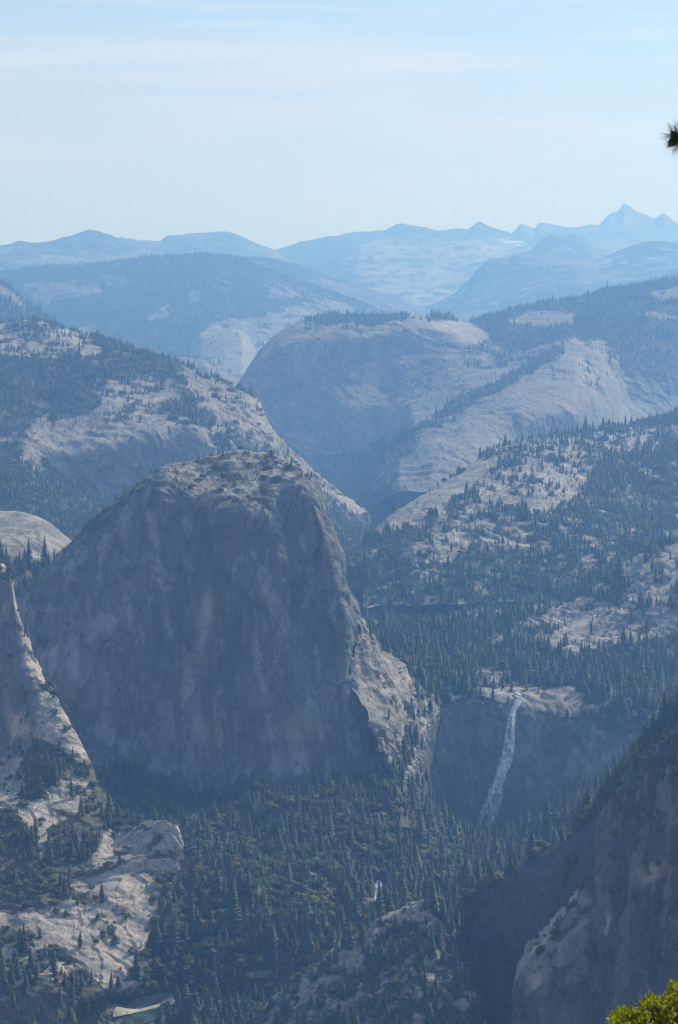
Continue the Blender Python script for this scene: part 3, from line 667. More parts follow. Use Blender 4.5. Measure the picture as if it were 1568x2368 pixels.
# --- the great dome
def K(*c): return c
cols = [
    [(28, 1388, 3350), (34, 1400, 3310), None, (48, 1450, 3240), None, (66, 1520, 3150), (110, 1620, 3080), (185, 1760, 3000)],
    [(110, 1312, 3330), (116, 1328, 3290), None, (112, 1430, 3200), None, (122, 1545, 3120), (150, 1665, 3060), (205, 1800, 2990)],
    [(180, 1243, 3330), (190, 1262, 3280), None, (190, 1420, 3180), None, (200, 1560, 3100), (210, 1700, 3040), (240, 1845, 2960)],
    [(240, 1186, 3340), (252, 1208, 3280), None, (270, 1400, 3170), None, (280, 1580, 3090), (290, 1752, 3030), (300, 1870, 2950)],
    [(300, 1128, 3360), (315, 1152, 3280), None, (350, 1380, 3160), None, (360, 1590, 3080), (365, 1792, 3020), (380, 1890, 2940)],
    [(345, 1096, 3380), (375, 1120, 3290), None, (400, 1370, 3155), None, (405, 1590, 3075), (415, 1818, 3015), (425, 1895, 2935)],
    [(374, 1079, 3400), (410, 1118, 3300), None, (450, 1360, 3150), None, (460, 1595, 3070), (470, 1838, 3010), (475, 1900, 2930)],
    [(430, 1068, 3420), (460, 1150, 3285), None, (510, 1350, 3140), None, (520, 1600, 3060), (530, 1822, 3000), (540, 1905, 2920)],
    [(500, 1054, 3440), (520, 1176, 3240), None, (560, 1340, 3130), None, (575, 1600, 3055), (595, 1790, 2995), (605, 1905, 2915)],
    [(545, 1047, 3440), (570, 1177, 3230), None, (600, 1340, 3130), None, (620, 1600, 3055), (640, 1806, 2995), (655, 1900, 2915)],
    [(600, 1051, 3430), (610, 1170, 3235), None, (650, 1340, 3130), None, (680, 1600, 3057), (705, 1790, 2997), (720, 1890, 2917)],
    [(646, 1064, 3400), (642, 1138, 3260), None, (690, 1340, 3130), None, (730, 1600, 3060), (765, 1818, 3000), (780, 1890, 2920)],
    [(700, 1087, 3370), (695, 1128, 3260), None, (735, 1340, 3140), None, (775, 1600, 3070), (820, 1800, 3010), (840, 1890, 2930)],
    [(722, 1108, 3350), (722, 1150, 3250), (745, 1235, 3190), (768, 1340, 3160), (795, 1440, 3125), (792, 1570, 3090), (855, 1790, 3030), (875, 1880, 2960)],
    [(732, 1122, 3350), (752, 1172, 3300), (768, 1240, 3270), (798, 1345, 3240), (829, 1432, 3210), (806, 1545, 3130), (880, 1745, 3060), (905, 1860, 2990)]]
for c in cols:
    for i in range(len(c)):
        if c[i] is None:
            a, b = c[i - 1], c[i + 1]
            c[i] = tuple((a[j] + b[j]) / 2 for j in range(3)) if i == 2 else tuple(a[j] * 0.55 + b[j] * 0.45 for j in range(3))
for c in cols:
    b = c[1][2]
    for i in range(2, 8):
        c[i] = (c[i][0], c[i][1], b - (b - c[i][2]) * 0.40 - (95 if i == 7 else 0))
rails_L = [[c[i] for c in cols] for i in range(8)]
def cap_only(P, px, py, V): return 1 - smooth(1150, 1200, py)
def face_only(P, px, py, V): return smooth(1150, 1220, py)
FL = [blocks(44, 4.5, 140, (1, 1, 3.2), 0.4, 0.2, only=face_only), blocks(13, 1.5, 141, only=cap_only), D(260, 14, 4, 131), D(95, 10, 4, 132, (1, 1, 4.5), True, 0.5, only=face_only), terr((0.15, 0.2, 1.0), 20, 6, 134, 1.2, 0.2, only=cap_only), D(28, 4, 4, 139, (1, 1, 1), True, 0.55, only=cap_only),
      D(34, 5.0, 4, 135, (1, 1, 3.5), False, 0.55, only=face_only), terr((0.8, 0.1, -0.55), 55, 7, 136, 1.4, 0.18, only=lambda P, px, py, V: face_only(P, px, py, V) * smooth(300, 420, px)),
      terr((0.1, 0.1, 1.0), 30, 5, 138, 1.4, 0.25, only=lambda P, px, py, V: face_only(P, px, py, V) * smooth(330, 180, px)), D(9, 1.7, 4, 137)]
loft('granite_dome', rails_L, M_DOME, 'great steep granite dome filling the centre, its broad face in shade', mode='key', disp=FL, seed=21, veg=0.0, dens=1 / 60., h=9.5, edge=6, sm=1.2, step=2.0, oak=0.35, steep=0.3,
     vegp=[(0.4, [(360, 1085), (540, 1040), (600, 1045), (700, 1080), (735, 1120), (700, 1130), (640, 1125), (610, 1170), (470, 1180), (430, 1140), (400, 1110)]),
           (0.6, [(170, 1250), (240, 1180), (250, 1195), (190, 1262)]), (0.4, [(240, 1180), (370, 1075), (390, 1090), (260, 1200)]),
           (0.97, [(180, 1755), (250, 1770), (290, 1758), (370, 1800), (430, 1830), (500, 1845), (560, 1800), (640, 1812), (700, 1796), (760, 1820), (900, 1800), (900, 1930), (180, 1930)])],
     tonep=[(0.4, [(374, 1079), (430, 1068), (500, 1054), (586, 1048), (646, 1064), (705, 1090), (725, 1112), (722, 1140), (695, 1128), (642, 1138), (595, 1172), (540, 1172), (475, 1176), (447, 1128), (413, 1109)]), (0.45, [(470, 1365), (485, 1355), (500, 1385), (492, 1430), (470, 1480), (455, 1560), (440, 1615), (422, 1620), (424, 1560), (445, 1480), (460, 1420)]), (0.2, [(635, 1120), (655, 1150), (640, 1170), (625, 1160)]),  # first patch paints sunlight into the colour of the summit cap
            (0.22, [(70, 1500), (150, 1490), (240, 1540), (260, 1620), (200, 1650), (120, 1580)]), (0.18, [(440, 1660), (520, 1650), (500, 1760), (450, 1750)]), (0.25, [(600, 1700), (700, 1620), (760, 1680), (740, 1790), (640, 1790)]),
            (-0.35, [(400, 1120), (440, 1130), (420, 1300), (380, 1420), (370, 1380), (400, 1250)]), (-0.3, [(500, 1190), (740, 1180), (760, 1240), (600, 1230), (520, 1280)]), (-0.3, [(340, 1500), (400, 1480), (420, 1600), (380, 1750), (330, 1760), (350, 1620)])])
# --- sunlit shoulder on the dome's right
loft('rock_shoulder', [
    [(824, 1436, 3245), (836, 1434, 3295), (846, 1444, 3365), (852, 1452, 3425)], [(814, 1500, 3223), (850, 1498, 3275), (880, 1506, 3355), (902, 1530, 3425)], [(805, 1550, 3203), (860, 1560, 3255), (915, 1570, 3355), (940, 1585, 3435)],
    [(822, 1605, 3186), (870, 1620, 3231), (930, 1632, 3328), (960, 1640, 3417)], [(845, 1650, 3163), (880, 1670, 3191), (910, 1680, 3239), (935, 1690, 3307)], [(866, 1705, 3136), (885, 1720, 3151), (900, 1730, 3179), (915, 1735, 3218)],
    [(885, 1770, 3109), (893, 1775, 3120), (903, 1780, 3139), (912, 1785, 3168)], [(895, 1860, 3053), (903, 1860, 3063), (910, 1860, 3078), (920, 1860, 3103)]],
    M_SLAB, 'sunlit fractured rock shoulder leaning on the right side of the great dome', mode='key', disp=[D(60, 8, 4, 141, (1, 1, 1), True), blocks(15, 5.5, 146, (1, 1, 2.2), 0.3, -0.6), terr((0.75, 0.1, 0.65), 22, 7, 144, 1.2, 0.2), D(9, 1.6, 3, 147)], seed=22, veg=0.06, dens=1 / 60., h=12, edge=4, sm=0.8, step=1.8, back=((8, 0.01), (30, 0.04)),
    vegp=[(1.0, [(860, 1775), (930, 1775), (930, 1880), (860, 1880)]), (0.3, [(890, 1620), (960, 1640), (935, 1700), (900, 1700)]), (0.5, [(835, 1440), (870, 1470), (900, 1520), (870, 1500), (840, 1470)]), (0.5, [(800, 1530), (815, 1530), (815, 1560), (800, 1560)])])
# --- main valley
FP = [D(150, 9, 4, 151), D(40, 3, 3, 153)]
loft('valley_floor', [
    [(150, 1800, 3120), (300, 1850, 3090), (430, 1890, 3055), (560, 1895, 3045), (640, 1880, 3050), (700, 1850, 3070), (760, 1822, 3095), (830, 1825, 3110), (900, 1850, 3110), (960, 1865, 3210), (1050, 1910, 3500), (1100, 1935, 3530), (1180, 1925, 3525), (1250, 1895, 3500), (1330, 1850, 3470), (1400, 1810, 3420), (1500, 1760, 3350), (1660, 1700, 3300)],
    [(150, 1930, 2970), (430, 1950, 2940), (700, 1940, 2930), (900, 1960, 2950), (1000, 1975, 3050), (1100, 1988, 3280), (1250, 1965, 3200), (1350, 1925, 3080), (1450, 1880, 2950), (1660, 1840, 2850)],
    [(150, 2100, 2700), (430, 2070, 2730), (700, 2060, 2740), (870, 2078, 2780), (1050, 2075, 2850), (1200, 2050, 2850), (1660, 2020, 2650)],
    [(150, 2250, 2590), (430, 2235, 2600), (700, 2200, 2620), (870, 2150, 2680), (1000, 2160, 2680), (1660, 2120, 2600)],
    [(150, 2330, 2525), (260, 2338, 2530), (400, 2330, 2545), (500, 2330, 2550), (700, 2310, 2555), (1660, 2300, 2500)],
    [(150, 2430, 2460), (1660, 2430, 2430)]],
    M_SOIL, 'dense conifer forest floor of the main valley below the domes', disp=FP, seed=23, veg=0.99, dens=1 / 42., h=17, edge=8, step=2.6, oak=0.38, dead=0.02, back=((4, 0.01), (20, 0.03)),
    oakp=[(0.65, [(430, 1950), (560, 1940), (600, 2000), (480, 2060), (420, 2040)]), (0.6, [(560, 2000), (760, 2020), (760, 2110), (560, 2110)]), (0.7, [(340, 2240), (420, 2240), (430, 2310), (340, 2310)]), (0.6, [(940, 1960), (1060, 1960), (1040, 2010), (940, 2010)])],
    vegp=[(0.55, [(235, 2345), (430, 2325), (440, 2400), (235, 2410)]), (0.0, [(250, 2312), (300, 2322), (340, 2300), (395, 2290), (412, 2312), (330, 2336), (262, 2350)]), (0.0, [(260, 2340), (420, 2320), (420, 2360), (280, 2362)]),
          (0.35, [(590, 2040), (605, 2035), (600, 2065), (590, 2062)]), (0.25, [(620, 2038), (735, 2036), (735, 2048), (620, 2048)]), (0.4, [(710, 2040), (735, 2050), (725, 2090), (710, 2080)]),
          (0.15, [(860, 2035), (885, 2030), (882, 2065), (872, 2085), (862, 2070)]), (0.5, [(740, 2180), (830, 2130), (900, 2090), (860, 2080), (760, 2130)]),
          (0.4, [(1000, 1890), (1030, 1900), (1055, 1945), (1010, 1935)]), (0.4, [(590, 2245), (640, 2240), (640, 2260), (590, 2262)]), (0.4, [(420, 2300), (480, 2300), (470, 2330), (420, 2330)])],
    tonep=[(0.5, [(860, 2035), (885, 2030), (882, 2065), (872, 2085), (862, 2070)])])
# --- near-left slopes
FN = [blocks(19, 1.8, 169, (1.6, 1, 1), 0.3, 0.6), D(120, 7, 4, 161), terr((0.35, 0.15, 1.0), 20, 3.4, 164, 1.2, 0.12), D(30, 1.8, 3, 165, (1, 1, 1), True), D(7, 0.9, 4, 167)]
loft('granite_slope', [
    [(-80, 1285, 2900), (-20, 1302, 2895), (0, 1311, 2890), (18, 1322, 2890), (30, 1352, 2880), (38, 1395, 2870), (52, 1450, 2850), (75, 1512, 2830), (100, 1565, 2810), (130, 1612, 2790), (152, 1652, 2780), (176, 1710, 2760), (200, 1762, 2740), (225, 1815, 2710), (262, 1892, 2650), (300, 1905, 2620), (340, 1900, 2595), (382, 1898, 2560), (408, 1912, 2540), (424, 1955, 2520)],
    [(-80, 1400, 2880), (-10, 1420, 2874), (14, 1460, 2862), (38, 1545, 2806), (78, 1630, 2770), (140, 1705, 2740), (200, 1790, 2705), (262, 1905, 2635), (340, 1912, 2580), (385, 1912, 2545), (424, 1962, 2514)],
    [(-80, 1600, 2850), (0, 1600, 2845), (44, 1640, 2795), (90, 1690, 2755), (150, 1745, 2725), (200, 1805, 2690), (262, 1915, 2625), (340, 1925, 2565), (395, 1925, 2530), (424, 1968, 2511)],
    [(-80, 1765, 2820), (0, 1752, 2812), (100, 1738, 2755), (140, 1760, 2715), (200, 1825, 2675), (262, 1935, 2605), (340, 1942, 2555), (400, 1940, 2525), (425, 1975, 2509)],
    [(-80, 1860, 2640), (0, 1870, 2630), (100, 1890, 2610), (200, 1915, 2590), (262, 1965, 2565), (340, 1968, 2543), (400, 1960, 2522), (427, 1985, 2508)],
    [(-80, 1960, 2540), (0, 1960, 2540), (100, 1985, 2520), (180, 2020, 2500), (220, 2008, 2503), (300, 1990, 2513), (400, 1980, 2514), (426, 1998, 2504)],
    [(-80, 2060, 2460), (100, 2060, 2462), (160, 2050, 2480), (220, 2035, 2492), (300, 2016, 2503), (380, 2005, 2506), (420, 2012, 2498)],
    [(-80, 2140, 2400), (100, 2135, 2405), (200, 2120, 2418), (300, 2100, 2430), (350, 2095, 2440), (385, 2090, 2450)],
    [(-80, 2240, 2330), (100, 2230, 2340), (200, 2215, 2355), (325, 2200, 2375), (345, 2180, 2395)],
    [(-80, 2330, 2280), (100, 2310, 2290), (200, 2290, 2310), (300, 2282, 2335), (345, 2270, 2360)],
    [(-80, 2420, 2250), (100, 2400, 2262), (180, 2352, 2300), (235, 2322, 2345), (256, 2312, 2360)],
    [(-80, 2520, 2200), (150, 2480, 2250), (235, 2430, 2330)]],
    terrain_mat('sunlit_slab_rock', 0.9, bump=0.5, lines=((0.55, 0.1, 1.0), 8, 0.85), rock_a=(0.70, 0.60, 0.48), rock_b=(0.46, 0.40, 0.34), streak=0.5, vstretch=5, speck=0.6, streak_rot=(0, R(-55), 0), crack=0.5),
    'near left mountainside of cliffs, brushy ledges and cream granite slabs', disp=FN, bare=0.6, seed=24, veg=0.95, dens=1 / 42., h=10, edge=7, step=2.1, oak=0.85, sm=1.0, steep=0.3, dead=0.01,
    vegp=[(0.2, [(-90, 1270), (10, 1300), (60, 1440), (130, 1600), (170, 1680), (205, 1765), (180, 1770), (130, 1715), (90, 1700), (60, 1745), (-90, 1760)]), (0.4, [(100, 1570), (140, 1620), (170, 1690), (140, 1700), (110, 1640)]),
          (0.5, [(-10, 1300), (20, 1322), (30, 1350), (5, 1340)]),
          (0.25, [(-90, 1745), (40, 1742), (60, 1760), (60, 1850), (100, 1850), (130, 1870), (60, 1880), (-90, 1860)]), (0.15, [(40, 1860), (100, 1850), (130, 1880), (115, 1940), (95, 1980), (80, 1930), (40, 1890)]),
          (0.35, [(100, 1830), (170, 1790), (220, 1820), (180, 1880), (120, 1870)]),
          (0.22, [(215, 1960), (270, 1915), (330, 1905), (390, 1895), (425, 1930), (430, 1990), (380, 1975), (300, 1985), (215, 1995)]), (0.5, [(300, 1900), (350, 1895), (350, 1915), (290, 1930)]),
          (0.05, [(160, 2040), (300, 1990), (420, 1985), (420, 2015), (300, 2020), (200, 2045)]),
          (0.12, [(-90, 2120), (0, 2100), (60, 2110), (110, 2100), (220, 2080), (180, 2050), (270, 2010), (340, 2020), (370, 2060), (350, 2130), (340, 2180), (320, 2230), (280, 2280), (240, 2270), (180, 2220), (130, 2170), (100, 2180), (40, 2150), (-90, 2160)]),
          (0.45, [(110, 2085), (220, 2060), (260, 2080), (180, 2100)]), (0.45, [(200, 2110), (260, 2130), (270, 2180), (240, 2170)]), (0.45, [(0, 2180), (80, 2170), (180, 2230), (150, 2260), (0, 2230)]),
          (0.1, [(230, 2275), (270, 2265), (330, 2270), (310, 2310), (240, 2285)]), (0.6, [(-90, 2230), (120, 2240), (200, 2290), (100, 2290), (-90, 2260)])],
    oakp=[(0.15, [(-90, 2225), (100, 2240), (200, 2270), (260, 2300), (360, 2400), (360, 2560), (-90, 2560)]), (0.4, [(150, 1890), (260, 1890), (250, 1980), (150, 1990)])],
    tonep=[(-1.6, [(-90, 1280), (0, 1316), (34, 1400), (50, 1480), (70, 1560), (92, 1640), (84, 1690), (112, 1740), (-90, 1760)]), (0.3, [(5, 1640), (60, 1655), (75, 1700), (30, 1715)]), (0.55, [(60, 2110), (130, 2120), (200, 2100), (240, 2130), (330, 2200), (330, 2220), (240, 2200), (180, 2190), (130, 2150), (60, 2130)]), (0.35, [(180, 2050), (230, 2020), (290, 2020), (310, 2060), (260, 2060)]), (0.3, [(75, 1480), (130, 1610), (110, 1640), (80, 1580), (60, 1480)])])  # negative tone paints shade on the upper face, leaving a lit strip
# --- ledge spur in the lower middle
FQ = [blocks(11, 2.6, 179), D(90, 7, 4, 171), terr((0.45, 0.1, 1.0), 15, 5, 174, 1.2, 0.3), D(8, 1.4, 3, 177)]
loft('granite_spur', [
    [(500, 2440, 2450), (560, 2372, 2440), (600, 2340, 2430), (660, 2290, 2420), (740, 2232, 2400), (780, 2190, 2390), (820, 2168, 2380), (870, 2130, 2375), (910, 2112, 2370), (960, 2084, 2360), (1000, 2078, 2350), (1040, 2105, 2345), (1070, 2170, 2340), (1100, 2260, 2330)],
    [(510, 2460, 2400), (620, 2375, 2370), (740, 2280, 2345), (820, 2230, 2330), (920, 2170, 2320), (1000, 2145, 2305), (1060, 2230, 2290), (1110, 2330, 2280)],
    [(520, 2500, 2300), (720, 2370, 2280), (900, 2270, 2270), (1000, 2260, 2250), (1070, 2330, 2240), (1120, 2400, 2230)],
    [(520, 2560, 2200), (800, 2440, 2180), (1130, 2460, 2180)]],
    terrain_mat('ledge_rock', 0.9, lines=((-0.3, 0.1, 1.0), 7, 0.85), rock_a=(0.62, 0.54, 0.45), rock_b=(0.36, 0.32, 0.28), streak=0.5, vstretch=2, crack=0.6),
    'ledgy granite spur with dark pines and brush in the lower middle', disp=FQ, seed=25, veg=0.62, dens=1 / 42., h=10, edge=7, step=2.1, oak=0.6, dead=0.04, sm=1.0,
    vegp=[(0.3, [(640, 2300), (760, 2210), (860, 2130), (990, 2075), (1000, 2110), (900, 2160), (780, 2210), (700, 2260)]), (0.15, [(780, 2240), (800, 2215), (860, 2185), (885, 2195), (860, 2215), (810, 2250), (800, 2265)]),
          (0.1, [(900, 2110), (950, 2085), (990, 2080), (980, 2110), (950, 2130), (930, 2140)]), (0.35, [(880, 2190), (920, 2170), (920, 2190), (880, 2205)]),
          (0.35, [(600, 2330), (700, 2270), (790, 2270), (740, 2310), (640, 2350)]), (0.3, [(760, 2260), (800, 2260), (780, 2290), (740, 2290)]), (0.55, [(900, 2230), (960, 2230), (950, 2290), (900, 2280)])],
    tonep=[(0.3, [(780, 2240), (800, 2215), (860, 2185), (885, 2195), (860, 2215), (810, 2250), (800, 2265)]), (0.25, [(900, 2110), (950, 2085), (990, 2080), (980, 2110)])],
    oakp=[(0.25, [(900, 2090), (1120, 2090), (1120, 2500), (980, 2500), (960, 2200)])])
# --- dark ridge wall and near cliff, lower right
FR = [blocks(20, 3.0, 189, (1, 1, 2)), D(110, 9, 4, 181, (1, 1, 2), True), D(30, 3.5, 4, 183, (1, 1, 2.5)), D(8, 1.3, 3, 187)]
loft('ridge_wall', [
    [(1030, 2190, 2430), (1045, 2150, 2420), (1060, 2118, 2410), (1075, 2095, 2395), (1100, 2072, 2385), (1150, 2042, 2370), (1200, 2014, 2360), (1240, 1986, 2350), (1300, 1956, 2330), (1345, 1925, 2310), (1375, 1897, 2295), (1395, 1872, 2285), (1408, 1845, 2275), (1425, 1815, 2265), (1450, 1782, 2250), (1500, 1722, 2220), (1568, 1652, 2200), (1660, 1580, 2180)],
    [(1035, 2215, 2422), (1080, 2130, 2385), (1200, 2040, 2352), (1300, 1980, 2325), (1400, 1890, 2272), (1500, 1750, 2212), (1660, 1620, 2170)],
    [(1040, 2300, 2405), (1080, 2250, 2372), (1200, 2180, 2332), (1400, 2060, 2248), (1660, 1900, 2145)],
    [(1045, 2470, 2375), (1200, 2460, 2300), (1660, 2400, 2110)]],
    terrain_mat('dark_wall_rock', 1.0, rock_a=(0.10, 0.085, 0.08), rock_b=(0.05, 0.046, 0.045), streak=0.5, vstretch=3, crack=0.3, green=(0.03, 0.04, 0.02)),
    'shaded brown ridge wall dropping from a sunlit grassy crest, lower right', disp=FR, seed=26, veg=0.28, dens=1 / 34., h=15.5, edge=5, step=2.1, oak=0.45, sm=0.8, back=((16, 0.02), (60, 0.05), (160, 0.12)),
    vegp=[(0.99, [(1030, 2200), (1080, 2070), (1200, 1990), (1300, 1930), (1400, 1830), (1560, 1640), (1700, 1500), (1700, 1700), (1500, 1790), (1440, 1870), (1395, 1880), (1350, 1932), (1200, 2022), (1100, 2085), (1060, 2130)])],
    oakp=[(0.0, [(1360, 1930), (1400, 1830), (1560, 1640), (1700, 1500), (1700, 1800), (1450, 1900)])])
FS = [blocks(20, 4.2, 199, (1, 1, 2.6), 0.4, -0.25), blocks(6.5, 1.4, 200, (1, 1, 2.6), 0.7, -0.2), D(120, 9, 4, 191, (1, 1, 1.5)), D(45, 5, 4, 192, (1, 1, 3), True), D(16, 1.8, 4, 193, (1, 1, 3)), terr((0.6, 0.2, 0.8), 26, 3, 194, 1.2, 0.25), D(6, 0.9, 3, 197)]
rails_S = [
    [(1192, 2450, 1900), (1188, 2340, 1900), (1190, 2262, 1900), (1200, 2232, 1900), (1232, 2187, 1900), (1262, 2152, 1905), (1300, 2112, 1910), (1345, 2072, 1912), (1369, 2040, 1905), (1369, 1998, 1896), (1376, 1940, 1890), (1390, 1884, 1885), (1425, 1838, 1875), (1480, 1785, 1860), (1519, 1745, 1850), (1550, 1702, 1840), (1660, 1600, 1810)],
    [(1205, 2455, 1870), (1202, 2350, 1870), (1212, 2280, 1850), (1230, 2262, 1848), (1268, 2228, 1848), (1300, 2200, 1852), (1340, 2160, 1856), (1370, 2118, 1866), (1386, 2070, 1868), (1388, 2010, 1866), (1396, 1950, 1864), (1412, 1900, 1860), (1445, 1862, 1852), (1500, 1805, 1842), (1535, 1770, 1832), (1568, 1730, 1822), (1660, 1640, 1788)],
    [(1240, 2465, 1840), (1235, 2400, 1835), (1245, 2340, 1825), (1265, 2320, 1820), (1300, 2300, 1815), (1335, 2270, 1812), (1370, 2245, 1812), (1405, 2220, 1818), (1425, 2190, 1830), (1435, 2150, 1840), (1450, 2110, 1845), (1470, 2080, 1850), (1500, 2050, 1850), (1540, 2015, 1850), (1570, 2000, 1840), (1620, 1970, 1830), (1720, 1940, 1800)],
    [(1260, 2510, 1830), (1262, 2500, 1822), (1270, 2490, 1812), (1290, 2480, 1800), (1320, 2470, 1795), (1350, 2465, 1792), (1380, 2460, 1790), (1410, 2455, 1788), (1435, 2450, 1786), (1455, 2445, 1784), (1480, 2440, 1780), (1510, 2435, 1778), (1540, 2430, 1775), (1570, 2430, 1770), (1610, 2430, 1765), (1660, 2430, 1760), (1760, 2430, 1750)]]
for k in range(len(rails_S[2])):
    x, y, d = rails_S[1][k]
    rails_S[2][k] = (*rails_S[2][k][:2], d - 14 - 0.06 * (rails_S[2][k][1] - y))
    rails_S[3][k] = (*rails_S[3][k][:2], rails_S[2][k][2] - 8 - 0.06 * (rails_S[3][k][1] - rails_S[2][k][1]))
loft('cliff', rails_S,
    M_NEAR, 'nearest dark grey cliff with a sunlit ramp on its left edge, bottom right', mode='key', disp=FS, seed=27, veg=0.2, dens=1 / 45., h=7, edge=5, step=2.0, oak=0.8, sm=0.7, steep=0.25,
    vegp=[(0.36, [(1240, 2200), (1310, 2110), (1370, 2050), (1350, 2130), (1330, 2200), (1290, 2220), (1230, 2270)]), (0.5, [(1390, 1880), (1560, 1690), (1660, 1590), (1660, 1640), (1530, 1760), (1440, 1850)])],
    tonep=[(0.5, [(1225, 2262), (1262, 2215), (1300, 2180), (1340, 2130), (1368, 2080), (1385, 2075), (1372, 2130), (1335, 2190), (1290, 2240), (1225, 2300)]), (0.5, [(1470, 2010), (1540, 1985), (1560, 2010), (1490, 2050)]), (0.45, [(1410, 2120), (1430, 2120), (1425, 2170), (1412, 2165)]), (0.3, [(1290, 2150), (1340, 2140), (1350, 2200), (1300, 2240)]), (-0.6, [(1380, 1900), (1440, 1890), (1430, 2040), (1385, 2030)]), (0.8, [(1190, 2262), (1232, 2187), (1262, 2152), (1300, 2112), (1345, 2072), (1369, 2040), (1368, 2080), (1330, 2120), (1270, 2190), (1225, 2240), (1205, 2270)])])  # tone along the ramp paints extra sunlight onto the left edge

# --- one broad ground sheet below everything, out to the horizon
def ground():
    n = 120
    x = np.linspace(-49000, 49000, n); y = np.linspace(-6000, 49000, n)
    X, Yg = np.meshgrid(x, y)
    Z = -760 + 60 * np.sin(X / 5100) * np.cos(Yg / 4300)
    idx = np.arange(n * n).reshape(n, n)
    F = np.stack([idx[:-1, :-1].ravel(), idx[:-1, 1:].ravel(), idx[1:, 1:].ravel(), idx[1:, :-1].ravel()], 1)
    obj('ground', mesh_np('ground', np.stack([X, Yg, Z], -1).reshape(-1, 3), F, [M_SOIL], smooth_=True), kind='structure', label='forested ground below the mountains')
ground()

# ------------------------------------------------------------------ tree models
def icosphere(sub=1):
    t = (1 + 5 ** 0.5) / 2
    v = [(-1, t, 0), (1, t, 0), (-1, -t, 0), (1, -t, 0), (0, -1, t), (0, 1, t), (0, -1, -t), (0, 1, -t), (t, 0, -1), (t, 0, 1), (-t, 0, -1), (-t, 0, 1)]
    f = [(0, 11, 5), (0, 5, 1), (0, 1, 7), (0, 7, 10), (0, 10, 11), (1, 5, 9), (5, 11, 4), (11, 10, 2), (10, 7, 6), (7, 1, 8), (3, 9, 4), (3, 4, 2), (3, 2, 6), (3, 6, 8), (3, 8, 9), (4, 9, 5), (2, 4, 11), (6, 2, 10), (8, 6, 7), (9, 8, 1)]
    v = [np.array(p, float) / np.linalg.norm(p) for p in v]
    for _ in range(sub):
        mid = {}; nf = []
        def m(a, b):
            k = (min(a, b), max(a, b))
            if k not in mid:
                p = v[a] + v[b]; v.append(p / np.linalg.norm(p)); mid[k] = len(v) - 1
            return mid[k]
        for a, b, c in f:
            ab, bc, ca = m(a, b), m(b, c), m(c, a)
            nf += [(a, ab, ca), (b, bc, ab), (c, ca, bc), (ab, bc, ca)]
        f = nf
    return np.array(v), np.array(f)

def trunk_geo(h=1.0, r=0.014, seg=6, top=0.1):
    V, F = [], []
    for z, rr in ((0, r * 1.3), (0.1 * h, r), (0.6 * h, r * 0.6), (h, r * top)):
        for i in range(seg):
            a = 2 * math.pi * i / seg; V.append((rr * math.cos(a), rr * math.sin(a), z))
    for k in range(3):
        for i in range(seg):
            j = (i + 1) % seg
            F.append((k * seg + i, k * seg + j, (k + 1) * seg + j, (k + 1) * seg + i))
    return np.array(V), np.array(F)

def conifer_geo(seed, levels=15, per=7, radius=0.17, base=0.10, gap=0.0, droop=0.25):
    r_ = random.Random(seed); V, F = [], []
    lean = r_.uniform(-0.01, 0.01)
    # solid dark heart so the crown is not see-through
    n0 = 7
    for z, rr in ((base + 0.05, radius * 0.30), (base + 0.3, radius * 0.45 ), (0.75, radius * 0.2), (0.98, 0.003)):
        for i in range(n0):
            a = 2 * math.pi * i / n0; q = rr * r_.uniform(0.7, 1.1); V.append((q * math.cos(a), q * math.sin(a), z))
    for k in range(3):
        for i in range(n0):
            j = (i + 1) % n0; F.append((k * n0 + i, k * n0 + j, (k + 1) * n0 + j)); F.append((k * n0 + i, (k + 1) * n0 + j, (k + 1) * n0 + i))
    for lv in range(levels):
        t = lv / (levels - 1)
        z = base + (0.99 - base) * t ** 0.92
        prof = (1 - t) ** 0.8 * (0.75 + 0.25 * min(1, t * 5))
        R0 = radius * prof + 0.006
        for i in range(per):
            if r_.random() < gap: continue
            a = 2 * math.pi * (i + 0.5 * (lv % 2)) / per + r_.uniform(-0.3, 0.3)
            q = R0 * r_.uniform(0.6, 1.2); w = q * r_.uniform(0.30, 0.5) + 0.005
            dz = -q * droop * r_.uniform(0.3, 1.6)
            up = r_.uniform(0.012, 0.03) + 0.12 * q
            ca, sa = math.cos(a), math.sin(a)
            b = len(V)
            V += [(0.1 * q * ca, 0.1 * q * sa, z + up), (0.62 * q * ca - w * sa, 0.62 * q * sa + w * ca, z + dz * 0.7), (q * ca, q * sa, z + dz), (0.62 * q * ca + w * sa, 0.62 * q * sa - w * ca, z + dz * 0.7), (0.55 * q * ca, 0.55 * q * sa, z + up * 0.6)]
            F += [(b, b + 1, b + 4), (b + 1, b + 2, b + 4), (b + 4, b + 2, b + 3), (b, b + 4, b + 3)]
    V = np.array(V); V[:, 0] += lean * V[:, 2]
    return V, np.array(F)

